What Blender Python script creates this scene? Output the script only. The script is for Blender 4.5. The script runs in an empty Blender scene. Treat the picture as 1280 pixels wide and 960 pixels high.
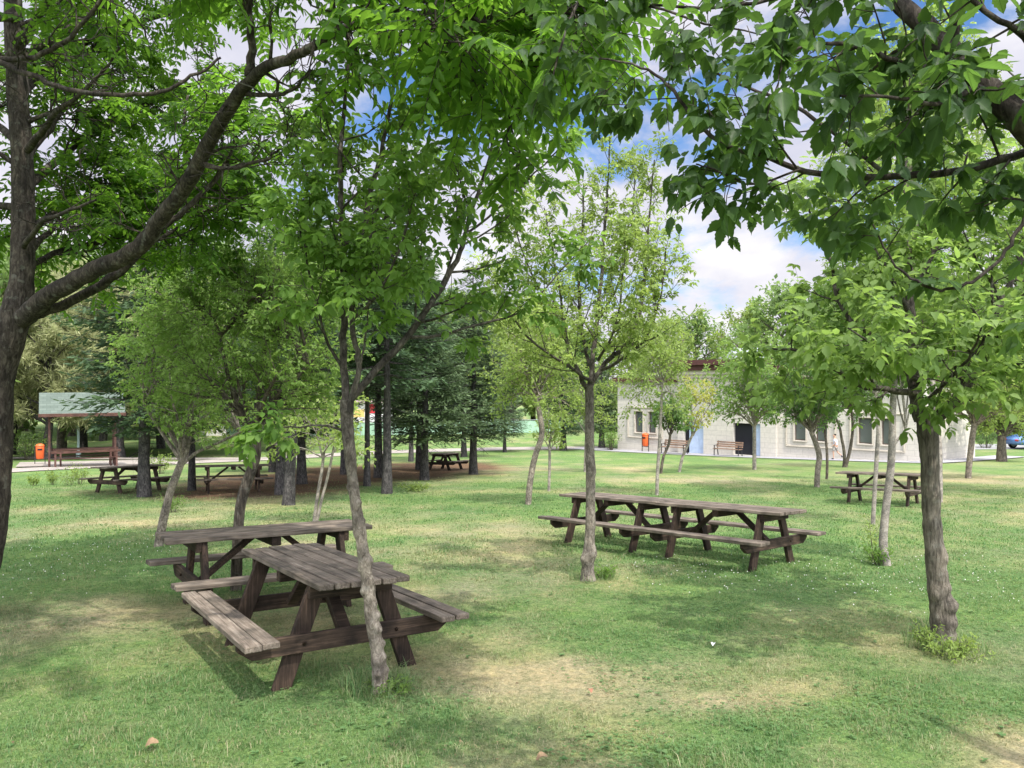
import bpy, bmesh, math, random
import numpy as np
from mathutils import Vector, Matrix, Euler, noise as mnoise

R = math.radians
rnd = random.Random(7)
rng = np.random.default_rng(7)
scene = bpy.context.scene
COL = scene.collection

# ------------------------------------------------------------------ terrain
CAM_Z = 1.819
SL = 0.0591


def g0(y):
    """height of the lawn, falling gently away from the viewer and levelling out"""
    if y < 42:
        return -SL * y
    if y < 62:
        t = y - 42
        return -SL * 42 - SL * (t - t * t / 40)
    return -SL * 52


def ground_z(x, y):
    return g0(y)


def ray(px, py):
    return Vector(((px - 640) / 960, 1.0, (480 - py) / 960))


def gp(px, py):
    """where the sight line of a measured point of the photo meets the lawn"""
    d = ray(px, py)
    lo, hi = 0.5, 400.0
    for _ in range(60):
        m = (lo + hi) / 2
        if CAM_Z + d.z * m > g0(m):
            lo = m
        else:
            hi = m
    return Vector((d.x * lo, lo, g0(lo)))


def at(px, py, depth):
    d = ray(px, py)
    return Vector((d.x * depth, depth, CAM_Z + d.z * depth))


# ------------------------------------------------------------------ tagging
def tag(o, label=None, cat=None, group=None, kind=None):
    if label: o['label'] = label
    if cat: o['category'] = cat
    if group: o['group'] = group
    if kind: o['kind'] = kind
    return o


def thing(name, label, cat, loc=(0, 0, 0), rot=None, group=None):
    o = bpy.data.objects.new(name, None)
    o.empty_display_size = 0.2
    COL.objects.link(o)
    o.location = loc
    if rot is not None:
        o.rotation_euler = rot
    return tag(o, label, cat, group)


def link(name, me, mat=None, parent=None):
    o = bpy.data.objects.new(name, me)
    COL.objects.link(o)
    if mat is not None and not me.materials:
        me.materials.append(mat)
    if parent is not None:
        o.parent = parent
    return o


def copy_tree(o, parent=None):
    c = o.copy()
    COL.objects.link(c)
    c.parent = parent
    for ch in list(o.children):
        copy_tree(ch, c)
    return c


# ------------------------------------------------------------------ meshes
def np_mesh(name, verts, faces_flat, sizes, smooth=False, attrs=None):
    me = bpy.data.meshes.new(name)
    nv = len(verts)
    me.vertices.add(nv)
    me.vertices.foreach_set('co', np.ascontiguousarray(verts, dtype=np.float32).ravel())
    me.loops.add(len(faces_flat))
    me.loops.foreach_set('vertex_index', np.ascontiguousarray(faces_flat, dtype=np.int32))
    sizes = np.asarray(sizes, dtype=np.int32)
    starts = np.zeros(len(sizes), dtype=np.int32)
    starts[1:] = np.cumsum(sizes)[:-1]
    me.polygons.add(len(sizes))
    me.polygons.foreach_set('loop_start', starts)
    if smooth:
        me.polygons.foreach_set('use_smooth', np.ones(len(sizes), dtype=bool))
    for k, v in (attrs or {}).items():
        a = me.attributes.new(k, 'FLOAT', 'POINT')
        a.data.foreach_set('value', np.ascontiguousarray(v, dtype=np.float32))
    me.update(calc_edges=True)
    return me


def bm_mesh(name, bm, smooth=False):
    me = bpy.data.meshes.new(name)
    bm.normal_update()
    bm.to_mesh(me)
    bm.free()
    if smooth:
        for p in me.polygons:
            p.use_smooth = True
    return me


def box(bm, c, s, rot=None, bevel=0.0, jit=0.0):
    """a bevelled box of size s centred at c; rot is a Matrix"""
    r = bmesh.ops.create_cube(bm, size=1.0)
    vs = r['verts']
    for v in vs:
        v.co = Vector((v.co.x * s[0], v.co.y * s[1], v.co.z * s[2]))
        if jit:
            v.co += Vector((rnd.uniform(-jit, jit), rnd.uniform(-jit, jit) * .5, rnd.uniform(-jit, jit) * .5))
    if bevel:
        es = list({e for v in vs for e in v.link_edges})
        rb = bmesh.ops.bevel(bm, geom=es, offset=bevel, segments=1, affect='EDGES', clamp_overlap=True)
        vs = list({v for f in rb['faces'] for v in f.verts} | {v for v in vs if v.is_valid})
    m = Matrix.Translation(Vector(c))
    if rot is not None:
        m = m @ rot.to_4x4()
    for v in vs:
        v.co = m @ v.co
    return vs


def bar(bm, a, b, w, h, bevel=0.004, up=Vector((0, 0, 1)), ext=0.0):
    """a straight timber from a to b, w across and h along 'up'"""
    a, b = Vector(a), Vector(b)
    d = (b - a)
    L = d.length
    x = d.normalized()
    y = up.cross(x)
    if y.length < 1e-4:
        y = Vector((0, 1, 0)).cross(x)
    y.normalize()
    z = x.cross(y)
    rot = Matrix((x, y, z)).transposed()
    return box(bm, (a + b) / 2, (L + ext, w, h), rot, bevel)


def tube_arrays(pts, radii, k=8, cap=True):
    pts = np.asarray(pts, float)
    n = len(pts)
    tan = np.gradient(pts, axis=0)
    tan /= np.linalg.norm(tan, axis=1)[:, None] + 1e-12
    ref = np.array([1.0, 0.13, 0.07]) if abs(tan[0, 2]) > .6 else np.array([0.1, 0.07, 1.0])
    u = np.zeros_like(pts)
    v = ref
    for i in range(n):
        v = v - tan[i] * np.dot(v, tan[i])
        v = v / (np.linalg.norm(v) + 1e-12)
        u[i] = v
    w = np.cross(tan, u)
    a = np.linspace(0, 2 * np.pi, k, endpoint=False)
    ring = (np.cos(a)[None, :, None] * u[:, None, :] + np.sin(a)[None, :, None] * w[:, None, :])
    V = pts[:, None, :] + ring * np.asarray(radii, float)[:, None, None]
    V = V.reshape(-1, 3)
    i = np.arange(n - 1)[:, None] * k
    j = np.arange(k)[None, :]
    j2 = (j + 1) % k
    F = np.stack([i + j, i + j2, i + k + j2, i + k + j], axis=-1).reshape(-1, 4)
    return V, F


def merge_tubes(tubes):
    Vs, Fs, off = [], [], 0
    for V, F in tubes:
        Vs.append(V)
        Fs.append(F + off)
        off += len(V)
    V = np.concatenate(Vs)
    F = np.concatenate(Fs)
    return V, F


def tubes_mesh(name, tubes):
    V, F = merge_tubes(tubes)
    return np_mesh(name, V, F.ravel(), np.full(len(F), 4), smooth=True)


def lathe(bm, prof, k=20, c=(0, 0, 0), capb=True, capt=True):
    rings = []
    for r, z in prof:
        rings.append([bm.verts.new((c[0] + r * math.cos(2 * math.pi * i / k), c[1] + r * math.sin(2 * math.pi * i / k), c[2] + z)) for i in range(k)])
    for a, b in zip(rings, rings[1:]):
        for i in range(k):
            bm.faces.new((a[i], a[(i + 1) % k], b[(i + 1) % k], b[i]))
    if capb: bm.faces.new(rings[0][::-1])
    if capt: bm.faces.new(rings[-1])


# ------------------------------------------------------------------ noise in numpy
def vnoise(x, y, seed=0):
    xi = np.floor(x).astype(np.int64)
    yi = np.floor(y).astype(np.int64)
    fx = x - xi
    fy = y - yi
    fx = fx * fx * (3 - 2 * fx)
    fy = fy * fy * (3 - 2 * fy)

    def h(a, b):
        n = (a * 374761393 + b * 668265263 + seed * 974711) & 0x7fffffff
        n = ((n ^ (n >> 13)) * 1274126177) & 0x7fffffff
        return ((n ^ (n >> 16)) & 0xffff) / 65535.0
    a = h(xi, yi) * (1 - fx) + h(xi + 1, yi) * fx
    b = h(xi, yi + 1) * (1 - fx) + h(xi + 1, yi + 1) * fx
    return a * (1 - fy) + b * fy


def fbm(x, y, seed=0, o=4):
    s, a, t = 0, 1.0, 0
    for i in range(o):
        s = s + a * vnoise(x * 2 ** i, y * 2 ** i, seed + i * 17)
        t += a
        a *= .55
    return s / t


# ------------------------------------------------------------------ materials
def new_mat(name):
    m = bpy.data.materials.new(name)
    m.use_nodes = True
    nt = m.node_tree
    nt.nodes.clear()
    out = nt.nodes.new('ShaderNodeOutputMaterial')
    return m, nt, out


def N(nt, t, **kw):
    n = nt.nodes.new(t)
    for k, v in kw.items():
        setattr(n, k, v)
    return n


def ramp(nt, stops, interp='LINEAR'):
    n = nt.nodes.new('ShaderNodeValToRGB')
    n.color_ramp.interpolation = interp
    e = n.color_ramp.elements
    while len(e) > 1:
        e.remove(e[-1])
    e[0].position = stops[0][0]
    e[0].color = (*stops[0][1], 1)
    for p, c in stops[1:]:
        x = e.new(p)
        x.color = (*c, 1)
    return n


def mix(nt, fac, a, b, blend='MIX'):
    n = nt.nodes.new('ShaderNodeMix')
    n.data_type = 'RGBA'
    n.blend_type = blend
    n.clamp_factor = True
    for sock, v in ((n.inputs[0], fac), (n.inputs[6], a), (n.inputs[7], b)):
        if hasattr(v, 'is_output') or isinstance(v, bpy.types.NodeSocket):
            nt.links.new(v, sock)
        elif isinstance(v, (int, float)):
            sock.default_value = v
        else:
            sock.default_value = (*v, 1)
    return n.outputs[2]


def math_node(nt, op, a, b=None):
    n = nt.nodes.new('ShaderNodeMath')
    n.operation = op
    for i, v in enumerate((a, b)):
        if v is None: continue
        if isinstance(v, bpy.types.NodeSocket):
            nt.links.new(v, n.inputs[i])
        else:
            n.inputs[i].default_value = v
    return n.outputs[0]


def principled(nt, out, rough=.7, spec=.3):
    b = nt.nodes.new('ShaderNodeBsdfPrincipled')
    b.inputs['Roughness'].default_value = rough
    b.inputs['Specular IOR Level'].default_value = spec
    nt.links.new(b.outputs[0], out.inputs[0])
    return b


def plain(name, col, rough=.6, spec=.3, metal=0.0, var=.12, scale=3.0, bump=0.0):
    """a colour with mottling and slight wear"""
    m, nt, out = new_mat(name)
    b = principled(nt, out, rough, spec)
    b.inputs['Metallic'].default_value = metal
    tc = N(nt, 'ShaderNodeTexCoord')
    no = N(nt, 'ShaderNodeTexNoise')
    no.inputs['Scale'].default_value = scale
    no.inputs['Detail'].default_value = 6
    nt.links.new(tc.outputs['Object'], no.inputs['Vector'])
    r = ramp(nt, [(.3, tuple(c * (1 - var) for c in col)), (.7, tuple(min(1, c * (1 + var)) for c in col))])
    nt.links.new(no.outputs[0], r.inputs[0])
    nt.links.new(r.outputs[0], b.inputs['Base Color'])
    if bump:
        bp = N(nt, 'ShaderNodeBump')
        bp.inputs['Strength'].default_value = bump
        bp.inputs['Distance'].default_value = .01
        nt.links.new(no.outputs[0], bp.inputs['Height'])
        nt.links.new(bp.outputs[0], b.inputs['Normal'])
    return m


def leaf_mat(name, dark, light, trans, tfac=.42, rough=.55, spec=.13, ovar=.25, veins=False):
    m, nt, out = new_mat(name)
    at_ = N(nt, 'ShaderNodeAttribute')
    at_.attribute_name = 'tint'
    oi = N(nt, 'ShaderNodeObjectInfo')
    c = mix(nt, at_.outputs['Fac'], dark, light)
    vein = None
    if veins:
        al, ac = attr(nt, 'along'), attr(nt, 'across')
        rib = math_node(nt, 'LESS_THAN', ac, .022)
        ph = math_node(nt, 'SINE', math_node(nt, 'MULTIPLY', math_node(nt, 'SUBTRACT', al, math_node(nt, 'MULTIPLY', ac, .75)), 52))
        lat = math_node(nt, 'MULTIPLY', math_node(nt, 'GREATER_THAN', ph, .86), .55)
        vein = math_node(nt, 'MAXIMUM', rib, lat)
        c = mix(nt, vein, c, tuple(min(1, x * 1.9) for x in light))
    # each tree a little different
    v = math_node(nt, 'MULTIPLY_ADD', oi.outputs['Random'], ovar)
    nt.nodes[-1].inputs[2].default_value = 1 - ovar / 2
    hs = N(nt, 'ShaderNodeHueSaturation')
    nt.links.new(v, hs.inputs['Value'])
    nt.links.new(c, hs.inputs['Color'])
    b = nt.nodes.new('ShaderNodeBsdfPrincipled')
    b.inputs['Roughness'].default_value = rough
    b.inputs['Specular IOR Level'].default_value = spec
    nt.links.new(hs.outputs[0], b.inputs['Base Color'])
    tr = nt.nodes.new('ShaderNodeBsdfTranslucent')
    tc = mix(nt, at_.outputs['Fac'], tuple(x * .75 for x in trans), tuple(min(1, x * 1.2) for x in trans))
    if vein is not None:
        tc = mix(nt, vein, tc, tuple(x * .45 for x in trans))
    nt.links.new(tc, tr.inputs['Color'])
    ms = nt.nodes.new('ShaderNodeMixShader')
    ms.inputs[0].default_value = tfac
    nt.links.new(b.outputs[0], ms.inputs[1])
    nt.links.new(tr.outputs[0], ms.inputs[2])
    nt.links.new(ms.outputs[0], out.inputs[0])
    return m


def bark_mat(name, dark, mid, light, scale=1.0, stretch=.22, bump=.7, lichen=.25, shade_fade=None):
    m, nt, out = new_mat(name)
    b = principled(nt, out, .85, .15)
    tc = N(nt, 'ShaderNodeTexCoord')
    mp = N(nt, 'ShaderNodeMapping')
    mp.inputs['Scale'].default_value = (1, 1, stretch)
    nt.links.new(tc.outputs['Object'], mp.inputs['Vector'])
    n1 = N(nt, 'ShaderNodeTexNoise')
    n1.inputs['Scale'].default_value = 38 * scale
    n1.inputs['Detail'].default_value = 8
    n1.inputs['Roughness'].default_value = .68
    n1.inputs['Distortion'].default_value = .8
    nt.links.new(mp.outputs[0], n1.inputs['Vector'])
    n2 = N(nt, 'ShaderNodeTexNoise')
    n2.inputs['Scale'].default_value = 7 * scale
    n2.inputs['Detail'].default_value = 5
    nt.links.new(tc.outputs['Object'], n2.inputs['Vector'])
    r1 = ramp(nt, [(.32, dark), (.5, mid), (.68, light)])
    nt.links.new(n1.outputs[0], r1.inputs[0])
    r2 = ramp(nt, [(.35, (.55, .55, .55)), (.65, (1.15, 1.13, 1.08))])
    nt.links.new(n2.outputs[0], r2.inputs[0])
    c = mix(nt, 1.0, r1.outputs[0], r2.outputs[0], 'MULTIPLY')
    n3 = N(nt, 'ShaderNodeTexNoise')
    n3.inputs['Scale'].default_value = 16 * scale
    n3.inputs['Detail'].default_value = 4
    nt.links.new(tc.outputs['Object'], n3.inputs['Vector'])
    r3 = ramp(nt, [(.58, (0, 0, 0)), (.7, (lichen,) * 3)])
    nt.links.new(n3.outputs[0], r3.inputs[0])
    c = mix(nt, r3.outputs[0], c, (.30, .31, .26))
    if shade_fade:  # older bark paler low down; canopy shade painted into the upper trunk
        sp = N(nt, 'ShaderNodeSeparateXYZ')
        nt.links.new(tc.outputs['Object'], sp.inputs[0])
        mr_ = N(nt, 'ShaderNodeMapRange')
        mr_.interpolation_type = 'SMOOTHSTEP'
        mr_.inputs['From Min'].default_value, mr_.inputs['From Max'].default_value = shade_fade
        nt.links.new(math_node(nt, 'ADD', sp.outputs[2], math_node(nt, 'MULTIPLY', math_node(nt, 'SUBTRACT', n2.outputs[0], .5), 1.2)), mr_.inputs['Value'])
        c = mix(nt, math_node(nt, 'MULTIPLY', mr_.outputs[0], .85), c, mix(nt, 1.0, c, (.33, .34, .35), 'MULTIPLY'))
    nt.links.new(c, b.inputs['Base Color'])
    bp = N(nt, 'ShaderNodeBump')
    bp.inputs['Strength'].default_value = bump
    bp.inputs['Distance'].default_value = .02
    nt.links.new(n1.outputs[0], bp.inputs['Height'])
    nt.links.new(bp.outputs[0], b.inputs['Normal'])
    return m


def wood_mat(name, dark, mid, light, rough=.75, axis=0, stain=.5):
    m, nt, out = new_mat(name)
    b = principled(nt, out, rough, .25)
    tc = N(nt, 'ShaderNodeTexCoord')
    geo = N(nt, 'ShaderNodeNewGeometry')
    oi = N(nt, 'ShaderNodeObjectInfo')
    rnd_i = math_node(nt, 'ADD', geo.outputs['Random Per Island'], oi.outputs['Random'])
    ofs = N(nt, 'ShaderNodeCombineXYZ')
    k = math_node(nt, 'MULTIPLY', rnd_i, 31.7)
    for i in range(3):
        nt.links.new(k, ofs.inputs[i])
    add = N(nt, 'ShaderNodeVectorMath')
    add.operation = 'ADD'
    nt.links.new(tc.outputs['Object'], add.inputs[0])
    nt.links.new(ofs.outputs[0], add.inputs[1])
    mp = N(nt, 'ShaderNodeMapping')
    s = [26, 26, 26]
    s[axis] = 1.3
    mp.inputs['Scale'].default_value = s
    nt.links.new(add.outputs[0], mp.inputs['Vector'])
    n1 = N(nt, 'ShaderNodeTexNoise')
    n1.inputs['Scale'].default_value = 2.2
    n1.inputs['Detail'].default_value = 9
    n1.inputs['Roughness'].default_value = .7
    n1.inputs['Distortion'].default_value = .5
    nt.links.new(mp.outputs[0], n1.inputs['Vector'])
    r1 = ramp(nt, [(.28, dark), (.5, mid), (.74, light)])
    nt.links.new(n1.outputs[0], r1.inputs[0])
    n2 = N(nt, 'ShaderNodeTexNoise')
    n2.inputs['Scale'].default_value = 5
    n2.inputs['Detail'].default_value = 6
    nt.links.new(add.outputs[0], n2.inputs['Vector'])
    r2 = ramp(nt, [(.33, (1 - stain,) * 3), (.62, (1.15, 1.12, 1.1))])
    nt.links.new(n2.outputs[0], r2.inputs[0])
    c = mix(nt, 1.0, r1.outputs[0], r2.outputs[0], 'MULTIPLY')
    hs = N(nt, 'ShaderNodeHueSaturation')
    fr = math_node(nt, 'FRACT', math_node(nt, 'MULTIPLY', rnd_i, 7.31))
    v = math_node(nt, 'MULTIPLY_ADD', fr, .45)
    nt.nodes[-1].inputs[2].default_value = .78
    nt.links.new(v, hs.inputs['Value'])
    nt.links.new(c, hs.inputs['Color'])
    nt.links.new(hs.outputs[0], b.inputs['Base Color'])
    bp = N(nt, 'ShaderNodeBump')
    bp.inputs['Strength'].default_value = .5
    bp.inputs['Distance'].default_value = .006
    nt.links.new(n1.outputs[0], bp.inputs['Height'])
    nt.links.new(bp.outputs[0], b.inputs['Normal'])
    return m


# ------------------------------------------------------------------ world, sun, camera
SUN_EL, SUN_AZ_VEC = R(60), Vector((0.42, -0.9))       # the sun stands high behind the viewer, to the right
SUN_AZ_VEC.normalize()
sun_dir = Vector((SUN_AZ_VEC.x * math.cos(SUN_EL), SUN_AZ_VEC.y * math.cos(SUN_EL), math.sin(SUN_EL)))

world = bpy.data.worlds.new("World")
scene.world = world
world.use_nodes = True
nt = world.node_tree
nt.nodes.clear()
wo = N(nt, 'ShaderNodeOutputWorld')
bg = N(nt, 'ShaderNodeBackground')
bg.inputs['Strength'].default_value = 0.15
sky = N(nt, 'ShaderNodeTexSky')
sky.sky_type = 'NISHITA'
sky.sun_disc = False
sky.sun_elevation = SUN_EL
sky.sun_rotation = math.atan2(SUN_AZ_VEC.x, SUN_AZ_VEC.y)
sky.air_density = 1.0
sky.dust_density = .6
sky.ozone_density = 2.0
tc = N(nt, 'ShaderNodeTexCoord')
mp = N(nt, 'ShaderNodeMapping')
mp.inputs['Scale'].default_value = (1, 1, 1.9)
mp.inputs['Location'].default_value = (0.35, 0.1, 0.22)
nt.links.new(tc.outputs['Generated'], mp.inputs['Vector'])
cn = N(nt, 'ShaderNodeTexNoise')
cn.inputs['Scale'].default_value = 3.4
cn.inputs['Detail'].default_value = 9
cn.inputs['Roughness'].default_value = .56
cn.inputs['Distortion'].default_value = .25
nt.links.new(mp.outputs[0], cn.inputs['Vector'])
cr = ramp(nt, [(.37, (0, 0, 0)), (.49, (1, 1, 1))], 'EASE')
nt.links.new(cn.outputs[0], cr.inputs[0])
cn2 = N(nt, 'ShaderNodeTexNoise')
cn2.inputs['Scale'].default_value = 5.5
cn2.inputs['Detail'].default_value = 7
nt.links.new(mp.outputs[0], cn2.inputs['Vector'])
cc = ramp(nt, [(.34, (4.7, 4.75, 5.7)), (.50, (5.7, 5.65, 6.3)), (.63, (7.2, 7.1, 7.2))])
nt.links.new(cn2.outputs[0], cc.inputs[0])
# cloud brightness raised round the sun, out of view, as added fill light
dotn = N(nt, 'ShaderNodeVectorMath')
dotn.operation = 'DOT_PRODUCT'
nt.links.new(tc.outputs['Generated'], dotn.inputs[0])
dotn.inputs[1].default_value = tuple(sun_dir)
mr = N(nt, 'ShaderNodeMapRange')
mr.interpolation_type = 'SMOOTHSTEP'
mr.inputs['From Min'].default_value = .12
mr.inputs['From Max'].default_value = .95
mr.inputs['To Min'].default_value = 1.0
mr.inputs['To Max'].default_value = 4.9
nt.links.new(dotn.outputs['Value'], mr.inputs['Value'])
glow = N(nt, 'ShaderNodeVectorMath')
glow.operation = 'SCALE'
nt.links.new(cc.outputs[0], glow.inputs[0])
nt.links.new(mr.outputs[0], glow.inputs['Scale'])
skyb = mix(nt, 1.0, sky.outputs[0], (.72, .97, 1.25), 'MULTIPLY')
skyc = mix(nt, cr.outputs[0], skyb, glow.outputs[0])
nt.links.new(skyc, bg.inputs['Color'])
nt.links.new(bg.outputs[0], wo.inputs[0])

sl = bpy.data.lights.new('sun', 'SUN')
sl.energy = 5.0
sl.angle = R(0.6)
sl.color = (1.0, .95, .86)
so = bpy.data.objects.new('sun', sl)
COL.objects.link(so)
so.rotation_euler = sun_dir.to_track_quat('Z', 'Y').to_euler()
so.location = (5, -5, 20)

cam = bpy.data.cameras.new('camera')
cam.sensor_width = 36
cam.lens = 27.0
cam.clip_end = 2000
cam.clip_start = .05
co = bpy.data.objects.new('camera', cam)
COL.objects.link(co)
co.location = (0, 0, CAM_Z)
co.rotation_euler = (R(90), 0, 0)
scene.camera = co
scene.view_settings.view_transform = 'Standard'
scene.view_settings.look = 'None'
scene.view_settings.exposure = 0
scene.view_settings.gamma = 1
scene.render.engine = 'CYCLES'
scene.cycles.max_bounces = 8
scene.cycles.diffuse_bounces = 4
scene.cycles.transmission_bounces = 6
scene.cycles.use_denoising = True

# ------------------------------------------------------------------ ground cover masks
# worn, dry patches of the lawn: centre on the ground, radii across and along, strength
DRY = []
for px, py, rx, ry, s in [(930, 878, .55, .30, 1.0), (690, 850, 1.2, .75, .8), (640, 705, 1.3, 2.2, .62), (1270, 940, .4, .5, .8),
                          (120, 765, 1.2, .9, .55), (330, 690, 1.6, 1.4, .4), (560, 665, 1.8, 1.6, .45), (660, 800, .8, .7, .55),
                          (860, 600, 4, 3, .55), (1230, 600, 3.5, 3.2, .75), (1260, 640, 2, 1.5, .4), (620, 590, 4, 5, .5),
                          (780, 585, 3, 2.5, .55), (330, 665, 1.5, 1.2, .45), (480, 640, 2, 1.6, .3), (1110, 590, 4, 2.0, .6),
                          (1010, 860, .5, .25, .5), (640, 950, .5, .3, .35), (1100, 800, .5, .5, .3), (820, 715, .9, .8, .3),
                          (150, 655, 1.3, 1.2, .35), (400, 660, 1.4, .9, .4)]:
    q = gp(px, py)
    DRY.append((q.x, q.y, rx, ry, s))
LIT = []
for px, py, rx, ry, s in [(300, 612, 4.2, 3.6, 1.2), (380, 600, 4.5, 6, 1.3), (470, 590, 5, 8, 1.3), (540, 583, 4.5, 6, 1.2), (230, 612, 2, 1.8, .8)]:
    q = gp(px, py)
    LIT.append((q.x, q.y, rx, ry, s))
GREEN = []
for px, py, rx, ry, s in [(60, 700, 2.2, 2.5, 1), (1000, 720, 2.4, 1.6, 1), (1150, 720, 2.5, 2.2, .8), (1000, 900, 1.0, .4, .9), (1180, 880, .9, .6, .8),
                          (840, 940, .7, .3, .7), (740, 800, 1.0, .6, .6), (420, 880, 1.2, .6, .5), (620, 640, 3, 2, .5)]:
    q = gp(px, py)
    GREEN.append((q.x, q.y, rx, ry, s))


def blobs(x, y, L):
    m = np.zeros_like(x)
    for cx, cy, rx, ry, s in L:
        m = np.maximum(m, s * np.exp(-(((x - cx) / rx) ** 2 + ((y - cy) / ry) ** 2)))
    return m


def masks(x, y):
    n = fbm(x * .55, y * .4, 3, 5)
    n2 = fbm(x * 2.3, y * 1.8, 11, 4)
    dry = blobs(x, y, DRY) * (.45 + 1.1 * n2) + (n - .5) * 1.5 + .12 + .5 * (n2 - .5)
    dry -= .55 * blobs(x, y, GREEN)
    dry = np.clip(dry, 0, 1)
    lit = np.clip(blobs(x, y, LIT) * (.4 + 1.1 * fbm(x * .5, y * .5, 5, 4)) * 2.2 - .75, 0, 1)
    clover = np.clip(blobs(x, y, GREEN) + (fbm(x * .8, y * .7, 23, 4) - .52) * 2.0, 0, 1) * (1 - lit)
    return dry, lit, clover


def spaced(lims):
    out = []
    for a, b, st in lims:
        out.append(np.arange(a, b, st))
    return np.concatenate(out)


xs = spaced([(-700, -100, 40), (-100, -40, 6), (-40, -14, 1.0), (-14, 14, .16), (14, 40, 1.0), (40, 100, 6), (100, 701, 40)])
ys = spaced([(-120, -10, 12), (-10, 1, 1.0), (1, 14, .13), (14, 26, .3), (26, 70, 1.0), (70, 160, 8), (160, 1300, 60)])
X, Y = np.meshgrid(xs, ys)
Zs = np.array([g0(y) for y in ys])
Z = np.repeat(Zs[:, None], len(xs), 1)
near = (Y > .5) & (Y < 20) & (np.abs(X) < 14)
Z = Z + np.where(near, (fbm(X * 1.3, Y * 1.3, 31, 3) - .5) * .035, 0)
dry, lit, clo = masks(X.ravel(), Y.ravel())
nx, ny = len(xs), len(ys)
ii = (np.arange(ny - 1)[:, None] * nx + np.arange(nx - 1)[None, :])
F = np.stack([ii, ii + 1, ii + nx + 1, ii + nx], -1).reshape(-1, 4)
gm = np_mesh('ground', np.stack([X.ravel(), Y.ravel(), Z.ravel()], 1), F.ravel(), np.full(len(F), 4), True,
             {'dry': dry, 'litter': lit, 'clover': clo})

m, nt, out = new_mat('lawn')
b = principled(nt, out, .95, .05)
tc = N(nt, 'ShaderNodeTexCoord')


def noise_n(nt, vec, scale, detail=6, rough=.6, dist=0.0):
    n = N(nt, 'ShaderNodeTexNoise')
    n.inputs['Scale'].default_value = scale
    n.inputs['Detail'].default_value = detail
    n.inputs['Roughness'].default_value = rough
    n.inputs['Distortion'].default_value = dist
    nt.links.new(vec, n.inputs['Vector'])
    return n.outputs[0]


def attr(nt, name):
    a = N(nt, 'ShaderNodeAttribute')
    a.attribute_name = name
    return a.outputs['Fac']


vec = tc.outputs['Object']
nf = noise_n(nt, vec, 55, 6, .75)
nm = noise_n(nt, vec, 6, 6, .65)
nl = noise_n(nt, vec, .6, 5, .6)
gr = ramp(nt, [(.3, (.062, .105, .034)), (.5, (.122, .200, .066)), (.7, (.195, .280, .110))])
nt.links.new(nf, gr.inputs[0])
dr = ramp(nt, [(.3, (.20, .165, .095)), (.5, (.34, .29, .18)), (.72, (.46, .40, .27))])
nt.links.new(nf, dr.inputs[0])
li = ramp(nt, [(.3, (.050, .030, .020)), (.5, (.125, .078, .052)), (.72, (.23, .155, .11))])
nt.links.new(nf, li.inputs[0])
d1 = math_node(nt, 'ADD', attr(nt, 'dry'), math_node(nt, 'MULTIPLY', math_node(nt, 'SUBTRACT', nm, .5), 1.1))
c = mix(nt, d1, gr.outputs[0], dr.outputs[0])
l1 = math_node(nt, 'ADD', attr(nt, 'litter'), math_node(nt, 'MULTIPLY', math_node(nt, 'SUBTRACT', nm, .5), .6))
l1 = math_node(nt, 'MULTIPLY', l1, math_node(nt, 'GREATER_THAN', attr(nt, 'litter'), .02))
c = mix(nt, l1, c, li.outputs[0])
clump = ramp(nt, [(.36, (.62, .68, .62)), (.5, (1, 1, 1)), (.66, (1.28, 1.22, 1.12))])
nt.links.new(noise_n(nt, vec, 17, 5, .7, .4), clump.inputs[0])
c = mix(nt, 1.0, c, clump.outputs[0], 'MULTIPLY')
tone = ramp(nt, [(.35, (.80, .88, .90)), (.65, (1.15, 1.12, 1.0))])
nt.links.new(nl, tone.inputs[0])
c = mix(nt, 1.0, c, tone.outputs[0], 'MULTIPLY')
nt.links.new(c, b.inputs['Base Color'])
bp = N(nt, 'ShaderNodeBump')
bp.inputs['Strength'].default_value = .8
bp.inputs['Distance'].default_value = .03
nt.links.new(nf, bp.inputs['Height'])
nt.links.new(bp.outputs[0], b.inputs['Normal'])
tag(link('ground', gm, m), kind='structure')


# ------------------------------------------------------------------ grass blades and clover (nobody could count them)
def near_z(x, y):
    z = np.where(y < 42, -SL * y, -SL * 42 - SL * ((y - 42) - (y - 42) ** 2 / 40))
    return z + np.where((y < 20) & (np.abs(x) < 14), (fbm(x * 1.3, y * 1.3, 31, 3) - .5) * .035, 0)


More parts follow.
